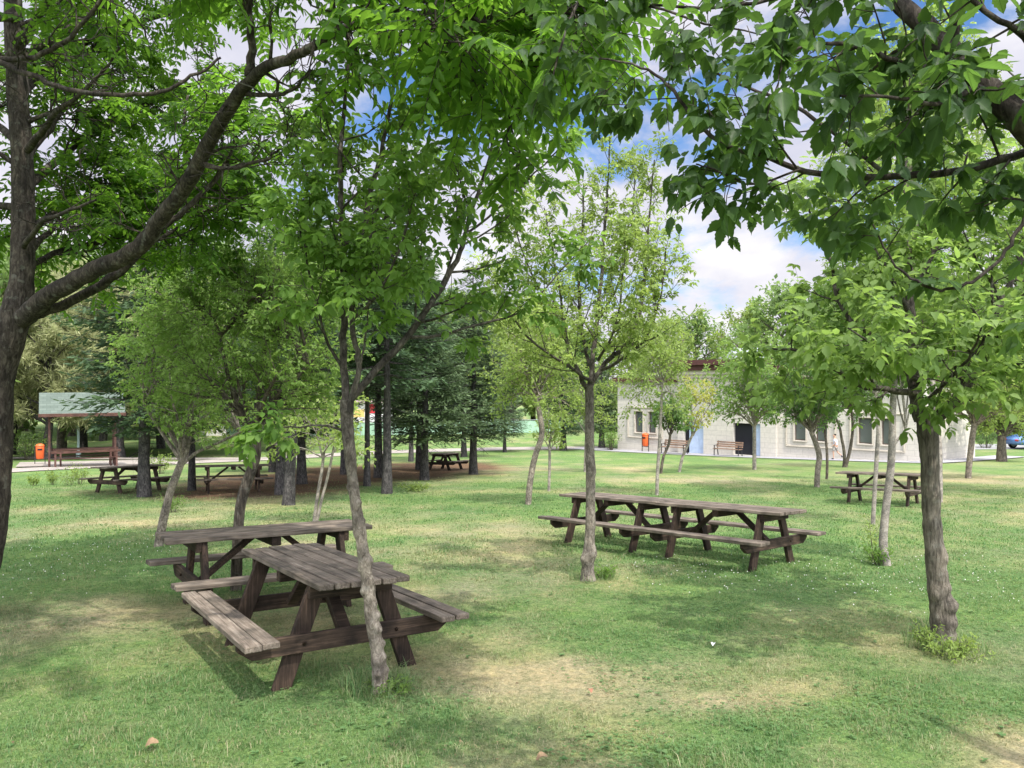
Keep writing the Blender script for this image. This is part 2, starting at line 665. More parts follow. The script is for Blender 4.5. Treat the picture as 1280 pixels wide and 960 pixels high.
def blade_field(n, y0, y1, h0, h1, w, seed, power=1.6, cl=False):
    r = np.random.default_rng(seed)
    y = y0 + (y1 - y0) * r.random(n) ** power
    x = (r.random(n) * 2 - 1) * (y * .72 + .6)
    dry, lit, clo = masks(x, y)
    keep = (r.random(n) < (1 - .93 * np.clip(lit, 0, 1)) * (1 - .45 * np.clip(dry * 1.3 - .5, 0, 1)))
    ramp_ = np.clip((y - 8.6 + (fbm(x * .6, y * .6, 55, 3) - .5) * 3) / 3.2, 0, 1)
    if cl:
        keep &= r.random(n) < clo * 1.1 * np.clip((16.5 - y) / 5, 0, 1)
    elif y1 < 14:
        keep &= r.random(n) < 1 - .9 * np.clip((y - 9.2) / 2.4, 0, 1)
    else:
        keep &= r.random(n) < ramp_ * np.clip((31 - y) / 8, 0, 1)
    x, y, dry, clo, far_ = x[keep], y[keep], dry[keep], clo[keep], ramp_[keep]
    n = len(x)
    z = near_z(x, y)
    a = r.random(n) * 2 * np.pi
    tall = (.25 + 1.5 * fbm(x * 3.1, y * 3.1, 77, 4) ** 1.5 * 1.5) * np.where(r.random(n) < .035, 1.9, 1.0)
    h = (h0 + (h1 - h0) * r.random(n) ** 2) * tall * (1 - .45 * dry)
    lean = r.random(n) * .9 + .25
    dx, dy = np.cos(a), np.sin(a)
    base = np.stack([x, y, z - .004], 1)
    if not cl:
        side = np.stack([-dy, dx, np.zeros(n)], 1) * (w * (.6 + .8 * r.random(n)))[:, None]
        midp = base + np.stack([dx * h * lean * .35, dy * h * lean * .35, h * .6], 1)
        tip = base + np.stack([dx * h * lean, dy * h * lean, h * (1.05 - .35 * lean)], 1)
        V = np.stack([base - side, base + side, midp + side * .7, midp - side * .7, tip], 1).reshape(-1, 3)
        o = np.arange(n)[:, None] * 5
        q = (o + np.array([0, 1, 2, 3])).ravel()
        t = (o + np.array([3, 2, 4])).ravel()
        flat = np.concatenate([q, t])
        sizes = np.concatenate([np.full(n, 4), np.full(n, 3)])
        k = 5
    else:
        # three round leaflets on a short stalk
        Vs, fl = [], []
        c0 = base + np.stack([np.zeros(n), np.zeros(n), h], 1)
        s = w * (.7 + .7 * r.random(n))
        til = (r.random(n) - .5) * .6
        for j in range(3):
            aa = a + j * 2.094
            ux, uy = np.cos(aa), np.sin(aa)
            U = np.stack([ux, uy, til * ux + .15], 1) * s[:, None]
            Wv = np.stack([-uy, ux, -til * uy], 1) * (s * .55)[:, None]
            Vs += [c0, c0 + U * .6 - Wv, c0 + U * 1.15, c0 + U * .6 + Wv]
        V = np.stack(Vs, 1).reshape(-1, 3)
        o = np.arange(n)[:, None] * 12
        flat = (o + np.arange(12)).ravel()
        sizes = np.full(n * 3, 4)
        k = 12
    tint = np.clip(dry * 1.25 + (r.random(n) - .5) * .6 + (r.random(n) < .20 - .13 * far_) * .6 + (fbm(x * 5, y * 5, 91, 3) - .5) * .9 - .12 * far_, 0, 1)
    if cl:
        tint = np.clip(.15 + .5 * r.random(n), 0, 1)
    hue = np.clip(.38 * r.random(n) + .62 * ((vnoise(x * 9, y * 9, 41) + vnoise(x * 23, y * 23, 43)) / 2 * 1.9 - .45), 0, 1)
    return np_mesh('grass', V, flat, sizes, False, {'tint': np.repeat(tint, k), 'hue': np.repeat(hue, k)})


def grass_mat(name, g1, g2, d1, d2):
    m, nt, out = new_mat(name)
    hue = attr(nt, 'hue')
    ti = attr(nt, 'tint')
    c = mix(nt, ti, mix(nt, hue, g1, g2), mix(nt, hue, d1, d2))
    b = nt.nodes.new('ShaderNodeBsdfPrincipled')
    b.inputs['Roughness'].default_value = .6
    b.inputs['Specular IOR Level'].default_value = .2
    nt.links.new(c, b.inputs['Base Color'])
    tr = nt.nodes.new('ShaderNodeBsdfTranslucent')
    nt.links.new(mix(nt, 1.0, c, (1.3, 1.45, .9), 'MULTIPLY'), tr.inputs['Color'])
    ms = nt.nodes.new('ShaderNodeMixShader')
    ms.inputs[0].default_value = .35
    nt.links.new(b.outputs[0], ms.inputs[1])
    nt.links.new(tr.outputs[0], ms.inputs[2])
    nt.links.new(ms.outputs[0], out.inputs[0])
    return m


M_grass = grass_mat('grass_blades', (.060, .145, .047), (.172, .275, .102), (.26, .23, .13), (.42, .37, .24))
M_clover = grass_mat('clover_leaves', (.080, .175, .060), (.150, .250, .095), (.12, .21, .07), (.18, .27, .11))
tag(link('grass', blade_field(540000, 2.2, 11.8, .010, .036, .0022, 1, 1.35), M_grass), kind='stuff')
tag(link('grass', blade_field(300000, 7.5, 31, .02, .05, .0065, 2, 1.25), M_grass), kind='stuff')
tag(link('clover', blade_field(120000, 2.2, 16, .012, .035, .010, 3, 1.3, True), M_clover), kind='stuff')

# white clover blossoms dotted over the greenest patches
r = np.random.default_rng(5)
n = 3600
y = 3 + 17 * r.random(n) ** 1.1
x = (r.random(n) * 2 - 1) * (y * .72)
d_, l_, c_ = masks(x, y)
kp = (r.random(n) < np.clip(blobs(x, y, GREEN[:3]) * 1.5 - .25, 0.0, 1)) & (l_ < .1)
x, y = x[kp], y[kp]
n = len(x)
s = .005 + .004 * r.random(n)
c0 = np.stack([x, y, near_z(x, y) + .02 + .025 * r.random(n)], 1)
o6 = np.array([[1, 0, 0], [0, 1, 0], [-1, 0, 0], [0, -1, 0], [0, 0, 1], [0, 0, -1]], float)
V = (c0[:, None, :] + o6[None] * s[:, None, None]).reshape(-1, 3)
f8 = np.array([[0, 1, 4], [1, 2, 4], [2, 3, 4], [3, 0, 4], [1, 0, 5], [2, 1, 5], [3, 2, 5], [0, 3, 5]])
F = (np.arange(n)[:, None, None] * 6 + f8[None]).reshape(-1, 3)
tag(link('clover_blossom', np_mesh('blossom', V, F.ravel(), np.full(len(F), 3), True), plain('blossom_white', (.72, .70, .64))), kind='stuff')

# flat broad-leaved weeds in the turf, and crumbs of dry leaf and bark lying on it
def scatter_leaves(name, n, per, size, y0, y1, seed, mat, flatness, dryonly=False):
    r = np.random.default_rng(seed)
    y = y0 + (y1 - y0) * r.random(n) ** 1.4
    x = (r.random(n) * 2 - 1) * (y * .72 + .3)
    d_, l_, c_ = masks(x, y)
    k_ = (l_ < .3) & (r.random(n) < np.clip((d_ if dryonly else c_) * .9 + .22, 0, 1))
    x, y = np.repeat(x[k_], per), np.repeat(y[k_], per)
    n = len(x)
    a = r.random(n) * 2 * np.pi
    L = size * (.5 + .8 * r.random(n))
    z = near_z(x, y) + .006 + .014 * r.random(n)
    o = np.stack([x, y, z], 1)
    d = np.stack([np.cos(a), np.sin(a), flatness * (.4 + r.random(n))], 1)
    sd = np.stack([-np.sin(a), np.cos(a), (r.random(n) - .5) * .6], 1)
    w = (L * (.22 + .2 * r.random(n)))[:, None]
    V = np.stack([o, o + d * (L * .45)[:, None] - sd * w, o + d * L[:, None] * np.array([1, 1, .3]), o + d * (L * .45)[:, None] + sd * w], 1).reshape(-1, 3)
    flat = np.arange(n * 4)
    t = r.random(n)
    return tag(link(name, np_mesh(name, V, flat, np.full(n, 4), False, {'tint': np.repeat(t * .35, 4) if not dryonly else np.repeat(.7 + .3 * t, 4), 'hue': np.repeat(r.random(n), 4)}), mat), kind='stuff')


scatter_leaves('lawn_weeds', 1500, 6, .030, 2.2, 14, 61, M_clover, .3)
M_crumb = grass_mat('leaf_crumbs', (.10, .07, .04), (.22, .15, .08), (.12, .08, .05), (.34, .25, .14))
scatter_leaves('leaf_crumbs', 2600, 1, .022, 2.2, 13, 62, M_crumb, .2, True)

# ------------------------------------------------------------------ paths
def paving(name, col, scale, joint=.0):
    m, nt, out = new_mat(name)
    b = principled(nt, out, .9, .15)
    tc = N(nt, 'ShaderNodeTexCoord')
    n1 = noise_n(nt, tc.outputs['Object'], 30, 7, .7)
    n2 = noise_n(nt, tc.outputs['Object'], .8, 5, .6)
    r1 = ramp(nt, [(.3, tuple(c * .8 for c in col)), (.7, tuple(c * 1.15 for c in col))])
    nt.links.new(n1, r1.inputs[0])
    r2 = ramp(nt, [(.35, (.82, .82, .82)), (.65, (1.08, 1.07, 1.05))])
    nt.links.new(n2, r2.inputs[0])
    c = mix(nt, 1.0, r1.outputs[0], r2.outputs[0], 'MULTIPLY')
    br = N(nt, 'ShaderNodeTexBrick')
    br.inputs['Scale'].default_value = scale
    br.inputs['Color1'].default_value = (1, 1, 1, 1)
    br.inputs['Color2'].default_value = (.9, .9, .9, 1)
    br.inputs['Mortar'].default_value = (.6, .6, .58, 1)
    br.inputs['Mortar Size'].default_value = .012
    nt.links.new(tc.outputs['Object'], br.inputs['Vector'])
    c = mix(nt, 1.0, c, br.outputs[0], 'MULTIPLY')
    nt.links.new(c, b.inputs['Base Color'])
    return m


def strip(name, centre, width, mat, lift=.03, kerb=None):
    pts = []
    cs = [Vector(p) for p in centre]
    for i in range(len(cs) - 1):
        for k in range(12):
            pts.append(cs[i].lerp(cs[i + 1], k / 12))
    pts.append(cs[-1])
    V, Fq = [], []
    m = 5
    for i, p in enumerate(pts):
        t = (pts[min(i + 1, len(pts) - 1)] - pts[max(i - 1, 0)]).normalized()
        nrm = Vector((-t.y, t.x))
        w = width + rnd.uniform(-.06, .06)
        for k in range(m):
            q = p + nrm * (w * (k / (m - 1) - .5))
            V.append((q.x, q.y, g0(q.y) + lift))
    for i in range(len(pts) - 1):
        for k in range(m - 1):
            a = i * m + k
            Fq.append((a, a + 1, a + m + 1, a + m))
    Fq = np.array(Fq)
    return tag(link(name, np_mesh(name, np.array(V), Fq.ravel(), np.full(len(Fq), 4)), mat), kind='structure')


M_path = paving('path_paving', (.37, .335, .30), 1.6)
M_walk = paving('pavement_slabs', (.38, .38, .40), 1.2)
def xy(px, py):
    q = gp(px, py)
    return (q.x, q.y)
strip('path', [xy(-260, 605), xy(20, 588), xy(230, 578.5), xy(330, 574), xy(420, 568.5), xy(480, 565.5), xy(560, 563.0), xy(640, 561), xy(760, 560)], 3.0, M_path)
strip('path', [xy(-200, 576), xy(40, 573), xy(200, 574), xy(330, 574)], 2.4, M_path, .045)
# paved square under the picnic shelter
q = gp(95, 581)
strip('plaza', [(q.x - 2.6, q.y - .6), (q.x + 3.4, q.y + 3.0)], 6.0, M_path, .055)

# ------------------------------------------------------------------ picnic tables
M_top = wood_mat('weathered_planks', (.050, .041, .032), (.150, .124, .098), (.295, .260, .215), .8, 0)
M_leg = wood_mat('dark_stained_timber', (.012, .009, .007), (.040, .027, .019), (.115, .076, .054), .8, 2, .65)
M_beam = wood_mat('dark_stained_beam', (.012, .009, .007), (.042, .029, .020), (.120, .082, .058), .8, 1, .65)
M_bolt = plain('rusty_bolt', (.10, .07, .05), .6, .4, .6)
TILT = 0.059
TL, TW, TH, BH, BO, FE = 1.99, .70, .75, .415, .845, .50


def planks(y0, y1, n, L, z, th, gap=.008):
    bm = bmesh.new()
    w = (y1 - y0) / n
    gap = .012
    for i in range(n):
        c = y0 + w * (i + .5)
        box(bm, (rnd.uniform(-.008, .008), c, z - th / 2 + rnd.uniform(-.002, .002)), (L + rnd.uniform(-.012, .012), w - gap, th),
            Matrix.Rotation(rnd.uniform(-.004, .004), 3, 'Z') @ Matrix.Rotation(rnd.uniform(-.004, .004), 3, 'Y') @ Matrix.Rotation(rnd.uniform(-.03, .03), 3, 'X'), .005)
    return bm_mesh('planks', bm)


def make_table():
    t = thing('picnic_table', '', 'picnic table')
    link('tabletop', planks(-TW / 2, TW / 2, 6, TL, TH, .042), M_top, t)
    for s in (-1, 1):
        link('bench', planks(min(s * BO, s * (BO - .25)), max(s * BO, s * (BO - .25)), 2, TL, BH, .042), M_top, t)
    fx = TL / 2 - .335
    for sx in (-1, 1):
        for sy in (-1, 1):
            bm = bmesh.new()
            a, b_ = Vector((sx * fx, sy * FE, -.03)), Vector((sx * fx, sy * .235, TH - .043))
            bar(bm, a, b_, .052, .125, .005, up=Vector((0, 1, 0)))
            l = link('leg', bm_mesh('leg', bm), M_leg, t)
            bm = bmesh.new()
            for k in (.31, .36):
                c = a.lerp(b_, .46 if k < .33 else .51)
                lathe(bm, [(.014, 0), (.014, .008), (.008, .014)], 8)
            for v in bm.verts:
                v.co = Matrix.Translation((sx * (fx + .079), sy * .355, .31)) @ (Matrix.Rotation(R(90) * sx, 4, 'Y') @ v.co)
            link('bolt', bm_mesh('bolt', bm), M_bolt, l)
        bm = bmesh.new()
        z0, z1, e = .245, .371, BO - .03
        x0, x1 = sx * (fx + .028), sx * (fx + .078)
        prof = [(-e, z1), (-e, z1 - .055), (-e + .1, z0), (e - .1, z0), (e, z1 - .055), (e, z1)]
        va = [bm.verts.new((x0, yy, zz)) for yy, zz in prof]
        vb = [bm.verts.new((x1, yy, zz)) for yy, zz in prof]
        bm.faces.new(va)
        bm.faces.new(vb[::-1])
        for i in range(6):
            bm.faces.new((va[i], vb[i], vb[(i + 1) % 6], va[(i + 1) % 6]))
        bmesh.ops.recalc_face_normals(bm, faces=bm.faces)
        bmesh.ops.bevel(bm, geom=bm.edges[:], offset=.004, segments=1, affect='EDGES')
        link('seat_beam', bm_mesh('seat_beam', bm), M_beam, t)
        bm = bmesh.new()
        bar(bm, (sx * (fx + .053), -TW / 2 + .03, TH - .092), (sx * (fx + .053), TW / 2 - .03, TH - .092), .05, .095)
        link('top_cleat', bm_mesh('top_cleat', bm), M_beam, t)
        bm = bmesh.new()
        bar(bm, (sx * (fx - .03), 0, .30), (sx * .14, 0, TH - .055), .05, .09, up=Vector((0, 1, 0)))
        link('diagonal_brace', bm_mesh('diagonal_brace', bm), M_beam, t)
    bm = bmesh.new()
    bar(bm, (0, -TW / 2 + .03, TH - .088), (0, TW / 2 - .03, TH - .088), .09, .088)
    link('top_cleat', bm_mesh('top_cleat', bm), M_beam, t)
    return t


TABLES = [
    ('weathered picnic table end-on in front, behind the knobbly slender trunk', -1.581, 6.322, -.979, 1),
    ('picnic table half hidden behind the nearest picnic table, longest side facing the viewer', -2.56, 8.12, .58, 1.04),
    ('far half of the pair of picnic tables joined end to end, behind the grey-barked trunk', 2.362 - .664 * .993, 11.581 + .747 * .993, -.844, 1),
    ('near half of the pair of picnic tables joined end to end, jutting onto open lawn', 2.362 + .664 * .993, 11.581 - .747 * .993, -.844, 1),
    ('picnic table behind the two pale thin trunks and the thick leaning trunk', 9.086, 18.957, -.70, 1),
    ('picnic table on brown needle litter behind the curved dark trunk', -8.167, 22.618, .42, 1.04),
    ('dark picnic table seen end-on behind the first conifer trunk, near the roofed shelter', -11.25, 22.7, 1.13, 1),
    ('small far-off dark picnic table in the shade between conifer trunks', -3.0, 34.9, 1.22, 1),
]
t0 = make_table()
for i, (lab, x, yg, a, s) in enumerate(TABLES):
    t = t0 if i == 0 else copy_tree(t0)
    tag(t, lab, 'picnic table', 'wooden picnic tables on the lawn')
    yw = yg * math.cos(TILT) - 1.816 * math.sin(TILT)
    t.location = (x, yw, g0(yw))
    t.rotation_euler = (Matrix.Rotation(-TILT, 3, 'X') @ Matrix.Rotation(a, 3, 'Z')).to_euler()
    t.scale = (s, s, s)

# ------------------------------------------------------------------ the stone hall
P0, P1, P2 = Vector((7.84, 57.0)), Vector((22.84, 43.0)), Vector((28.7, 47.6))
FL = (P1 - P0).length
FANG = math.atan2(P1.y - P0.y, P1.x - P0.x)


def fx_at(px):
    a = (px - 640) / 960
    return FL * (57 * a - 7.84) / (15 + 14 * a)


def zr(rel):
    return rel + CAM_Z


def stone_mat():
    m, nt, out = new_mat('pale_stone_cladding')
    b = principled(nt, out, .85, .2)
    tc = N(nt, 'ShaderNodeTexCoord')
    sp = N(nt, 'ShaderNodeSeparateXYZ')
    nt.links.new(tc.outputs['Object'], sp.inputs[0])
    cb = N(nt, 'ShaderNodeCombineXYZ')
    nt.links.new(math_node(nt, 'ADD', sp.outputs[0], sp.outputs[1]), cb.inputs[0])
    nt.links.new(sp.outputs[2], cb.inputs[1])
    br = N(nt, 'ShaderNodeTexBrick')
    br.inputs['Scale'].default_value = 1.0
    br.inputs['Brick Width'].default_value = .75
    br.inputs['Row Height'].default_value = .32
    br.inputs['Mortar Size'].default_value = .012
    br.inputs['Color1'].default_value = (.56, .53, .475, 1)
    br.inputs['Color2'].default_value = (.53, .50, .45, 1)
    br.inputs['Mortar'].default_value = (.43, .405, .36, 1)
    nt.links.new(cb.outputs[0], br.inputs['Vector'])
    n1 = noise_n(nt, tc.outputs['Object'], 6, 7, .7)
    r1 = ramp(nt, [(.3, (.88, .88, .88)), (.7, (1.08, 1.07, 1.05))])
    nt.links.new(n1, r1.inputs[0])
    nt.links.new(mix(nt, 1.0, br.outputs[0], r1.outputs[0], 'MULTIPLY'), b.inputs['Base Color'])
    bp = N(nt, 'ShaderNodeBump')
    bp.inputs['Strength'].default_value = .3
    nt.links.new(br.outputs[1], bp.inputs['Height'])
    bp.invert = True
    nt.links.new(bp.outputs[0], b.inputs['Normal'])
    return m


M_stone = stone_mat()
M_trim = plain('carved_stone_trim', (.47, .43, .36), .8, .2, 0, .08, 9)
M_fascia = plain('brown_painted_fascia', (.085, .035, .032), .55, .3)
M_dome = plain('grey_lead_dome', (.42, .44, .50), .5, .4)
m, nt, out = new_mat('window_glass')
b = principled(nt, out, .12, .5)
b.inputs['Base Color'].default_value = (.10, .115, .11, 1)
M_glass = m
M_wframe = plain('brown_window_frame', (.10, .065, .05), .5, .3)
M_blue = plain('pale_blue_door_paint', (.42, .52, .68), .5, .3)
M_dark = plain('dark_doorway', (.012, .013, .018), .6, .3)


def quad(bm, *ps):
    bm.faces.new([bm.verts.new(p) for p in ps])


def wall_seg(bm, x0, x1, yo, z0, z1, ops, rev=.22):
    xs_ = sorted({x0, x1, *[v for o in ops for v in o[:2]]})
    zs_ = sorted({z0, z1, *[v for o in ops for v in o[2:]]})
    for a, b_ in zip(xs_, xs_[1:]):
        for c, d in zip(zs_, zs_[1:]):
            mx, mz = (a + b_) / 2, (c + d) / 2
            if any(o[0] < mx < o[1] and o[2] < mz < o[3] for o in ops):
                continue
            quad(bm, (a, yo, c), (b_, yo, c), (b_, yo, d), (a, yo, d))
    for a, b_, c, d in ops:
        quad(bm, (a, yo, c), (a, yo, d), (a, yo + rev, d), (a, yo + rev, c))
        quad(bm, (b_, yo, c), (b_, yo + rev, c), (b_, yo + rev, d), (b_, yo, d))
        quad(bm, (a, yo, d), (b_, yo, d), (b_, yo + rev, d), (a, yo + rev, d))
        quad(bm, (a, yo, c), (a, yo + rev, c), (b_, yo + rev, c), (b_, yo, c))


hall = thing('stone_hall', 'low pale stone hall with brown eaves and twin windows beyond the lawn', 'building', (P0.x, P0.y, 0), (0, 0, FANG))
WT, WB = zr(-2.0), zr(-3.5)
WINS = [(794, 803.5), (811, 820), (993, 1007), (1020, 1034), (1073, 1090), (1102, 1118)]
FRAMES = [(786, 827), (984, 1043), (1064, 1129)]
DOORS = [(857, 882), (919, 953)]
zb = zr(-5.3)
ztop, zmid = zr(.15), zr(.42)
xa, xb = fx_at(850), fx_at(972)
win_ops = [(fx_at(a), fx_at(b_), WB, WT) for a, b_ in WINS]
DT = zr(-2.55)
dz0 = [zr(-4.75), zr(-4.62)]
door_ops = [(fx_at(a), fx_at(b_), dz0[i], DT) for i, (a, b_) in enumerate(DOORS)]
bm = bmesh.new()
wall_seg(bm, 0, xa, 0, zb, ztop, win_ops[:2])
wall_seg(bm, xa, xb, -.3, zb, zmid, door_ops, .35)
wall_seg(bm, xb, FL, 0, zb, ztop, win_ops[2:])
for x_, s in ((xa, 1), (xb, -1)):
    quad(bm, (x_, 0, zb), (x_, -.3, zb), (x_, -.3, zmid), (x_, 0, zmid))
    quad(bm, (x_, 0, ztop), (x_, 0, zmid), (x_, 7, zmid), (x_, 7, ztop))
quad(bm, (xa, 7, ztop), (xb, 7, ztop), (xb, 7, zmid), (xa, 7, zmid))
rotm = Matrix.Rotation(-FANG, 2)
e = rotm @ (P2 - P0)
ex, ey = e.x, e.y
quad(bm, (FL, 0, zb), (ex, ey, zb), (ex, ey, ztop), (FL, 0, ztop))
quad(bm, (ex, ey, zb), (ex - 3, ey + 7, zb), (ex - 3, ey + 7, ztop), (ex, ey, ztop))
quad(bm, (ex - 3, ey + 7, zb), (0, 11, zb), (0, 11, ztop), (ex - 3, ey + 7, ztop))
quad(bm, (0, 11, zb), (0, 0, zb), (0, 0, ztop), (0, 11, ztop))
bmesh.ops.recalc_face_normals(bm, faces=bm.faces)
link('wall', bm_mesh('wall', bm), M_stone, hall)


def slab(bm, poly, z0, z1):
    a = [bm.verts.new((x, y, z0)) for x, y in poly]
    c = [bm.verts.new((x, y, z1)) for x, y in poly]
    bm.faces.new(a[::-1])
    bm.faces.new(c)
    for i in range(len(poly)):
        j = (i + 1) % len(poly)
        bm.faces.new((a[i], a[j], c[j], c[i]))


bm = bmesh.new()
o_ = .3
slab(bm, [(-o_, -o_), (xa - .002, -o_), (xa - .002, 11), (-o_, 11)], ztop + .003, ztop + .30)
slab(bm, [(xb + .002, -o_), (FL + .15, -o_), (ex + o_, ey), (ex - 3, ey + 7), (xb + .002, 10)], ztop + .003, ztop + .30)
slab(bm, [(xa + .05, 7.05), (xb - .05, 7.05), (xb - .05, 10.5), (xa + .05, 10.5)], ztop + .003, ztop + .3)
link('roof', bm_mesh('roof', bm), M_fascia, hall)
# raised middle: stone cornice on dentils, brown fascia, grey dome
bm = bmesh.new()
slab(bm, [(xa - .12, -.46), (xb + .12, -.46), (xb + .12, 7.1), (xa - .12, 7.1)], zmid + .003, zmid + .22)
slab(bm, [(xa - .22, -.58), (xb + .22, -.58), (xb + .22, 7.2), (xa - .22, 7.2)], zmid + .223, zmid + .5)
link('cornice', bm_mesh('cornice', bm), M_trim, hall)
bm = bmesh.new()
k = int((xb - xa) / .34)
for i in range(k):
    box(bm, (xa + .12 + i * .34, -.37, zmid - .12), (.17, .138, .2), None, .01)
link('dentils', bm_mesh('dentils', bm), M_trim, hall)
bm = bmesh.new()
slab(bm, [(xa - .3, -.75), (xb + .3, -.75), (xb + .3, 7.3), (xa - .3, 7.3)], zmid + .503, zmid + .85)
slab(bm, [(xa - .5, -.98), (xb + .5, -.98), (xb + .5, 7.5), (xa - .5, 7.5)], zmid + .853, zmid + 1.2)
link('fascia', bm_mesh('fascia', bm), M_fascia, hall)
bm = bmesh.new()
dc = ((fx_at(912)), 2.6, zmid + 1.2)
lathe(bm, [(1.5, .003), (1.5, .12)] + [(1.45 * math.cos(R(q_)), .14 + .8 * math.sin(R(q_))) for q_ in range(0, 86, 8)], 32, dc)
link('dome', bm_mesh('dome', bm, True), M_dome, hall)
for a, b_ in FRAMES:
    x0, x1 = fx_at(a), fx_at(b_)
    bm = bmesh.new()
    zt, zl = WT + .28, WB - .35
    inner = [o for o in win_ops if x0 < (o[0] + o[1]) / 2 < x1]
    for th, w, off in ((.055, .11, 0), (.09, .06, .02)):
        for (cx, cz, sx, sz) in (((x0 + x1) / 2, zt + off, x1 - x0 + 2 * w, w), ((x0 + x1) / 2, zl - off, x1 - x0 + 2 * w, w),
                                 (x0 - off - w / 2, (zt + zl) / 2, w, zt - zl - w - .004), (x1 + off + w / 2, (zt + zl) / 2, w, zt - zl - w - .004)):
            box(bm, (cx, -th / 2 - .002 + (.003 if sx > 1 else 0), cz), (sx, th, sz), None, .012)
    link('window_surround', bm_mesh('window_surround', bm), M_trim, hall)
    for o in inner:
        ww, hh = o[1] - o[0], o[3] - o[2]
        cx, cz = (o[0] + o[1]) / 2, (o[2] + o[3]) / 2
        bm = bmesh.new()
        f = .05
        box(bm, (cx, .15, o[3] - f / 2 - .002), (ww - .004, .06, f), None, .006)
        box(bm, (cx, .15, o[2] + f / 2 + .002), (ww - .004, .06, f), None, .006)
        for s in (-1, 1):
            box(bm, (cx + s * (ww / 2 - f / 2 - .002), .15, cz), (f, .056, hh - 2 * f - .008), None, .006)
        wn = link('window', bm_mesh('window', bm), M_wframe, hall)
        bm = bmesh.new()
        box(bm, (cx, .155, cz), (ww - 2 * f, .012, hh - 2 * f))
        link('pane', bm_mesh('pane', bm), M_glass, wn)
        bm = bmesh.new()
        for s, L_, cc_, sz in ((0, ww + .16, (cx, -.05, o[2] - .05), .07), (0, ww + .16, (cx, -.04, o[3] + .05), .07)):
            box(bm, cc_, (L_, .1, sz), None, .01)
        for s in (-1, 1):
            box(bm, (cx + s * (ww / 2 + .045), -.038, cz), (.07, .072, hh + .024), None, .01)
        link('sill', bm_mesh('sill', bm), M_trim, wn)
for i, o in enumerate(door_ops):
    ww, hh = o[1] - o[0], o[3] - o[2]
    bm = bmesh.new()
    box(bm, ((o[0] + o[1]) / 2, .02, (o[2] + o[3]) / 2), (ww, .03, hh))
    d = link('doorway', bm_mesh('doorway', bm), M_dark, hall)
    bm = bmesh.new()
    # the leaf that shows: half the opening
    if i == 0:
        a, c_ = o[0] + ww * .22, o[1] - .03
    else:
        a, c_ = o[0] + ww * .66, o[1] - .02
    box(bm, ((a + c_) / 2, -.06, (o[2] + o[3]) / 2), (c_ - a, .05, hh - .02), None, .008)
    for zz in (.3, .68):
        box(bm, ((a + c_) / 2, -.088, o[2] + hh * zz), ((c_ - a) * .66, .012, hh * .24), None, .004)
    dl = link('door', bm_mesh('door', bm), M_blue, d)
    bm = bmesh.new()
    box(bm, (a + .09, -.115, o[2] + 1.0), (.03, .05, .16), None, .008)
    link('handle', bm_mesh('handle', bm), M_bolt, dl)
# pavement in front of the hall
nrm = Vector((math.sin(FANG), -math.cos(FANG)))
dirx = Vector((math.cos(FANG), math.sin(FANG)))
pv0 = P0 - dirx * 3 + nrm * 1.0
pv1 = P1 + dirx * 1.2 + nrm * 1.0
strip('pavement', [tuple(pv0), tuple(pv1)], 2.4, M_walk, .035)
de = (P2 - P1).normalized()
ne = Vector((de.y, -de.x))
strip('pavement', [tuple(P1 + ne * .8 - de * 1.2), tuple(P2 + ne * .8 + de * 3.4)], 1.9, M_walk, .05)


def hall_point(px, out_, back=0):
    p = P0 + dirx * fx_at(px) + nrm * out_
    return Vector((p.x, p.y, g0(p.y) + .036))


# ------------------------------------------------------------------ litter bins
M_orange = plain('orange_bin_plastic', (.75, .13, .03), .45, .4, 0, .08)
M_steel = plain('dark_painted_steel', (.03, .03, .033), .45, .5, .3)
M_steelp = plain('galvanised_post', (.32, .33, .34), .5, .5, .4)


def make_bin(label, loc, rz, s=1.0):
    t = thing('litter_bin', label, 'bin', loc, (0, 0, rz), 'orange litter bins')
    bm = bmesh.new()
    lathe(bm, [(.15, .32), (.185, .36), (.205, .92), (.20, .98)], 18, capt=True)
    for v in bm.verts: v.co.y *= .8
    body = link('bin_body', bm_mesh('bin_body', bm, True), M_orange, t)
    bm = bmesh.new()
    lathe(bm, [(.215, .985), (.215, 1.02), (.17, 1.10), (.05, 1.135)], 18)
    for v in bm.verts: v.co.y *= .8
    link('lid', bm_mesh('lid', bm, True), M_orange, t)
    bm = bmesh.new()
    box(bm, (0, -.165, .84), (.23, .03, .09), Matrix.Rotation(R(-3), 3, 'X'), .01)
    link('slot', bm_mesh('slot', bm), M_dark, body)
    bm = bmesh.new()
    for sx in (-1, 1):
        box(bm, (sx * .235, .0, .5), (.04, .04, 1.02), None, .006)
    box(bm, (0, 0, .30), (.46, .036, .036), None, .004)
    link('post', bm_mesh('post', bm), M_steel, t)
    t.scale = (s, s, s)
    return t


make_bin('orange litter bin against the pale stone wall beneath the twin windows', hall_point(814, .75), FANG, 1.15)

# ------------------------------------------------------------------ slatted benches outside the hall
M_slat = wood_mat('bench_slats', (.12, .075, .05), (.20, .13, .09), (.30, .21, .15), .6, 0, .3)


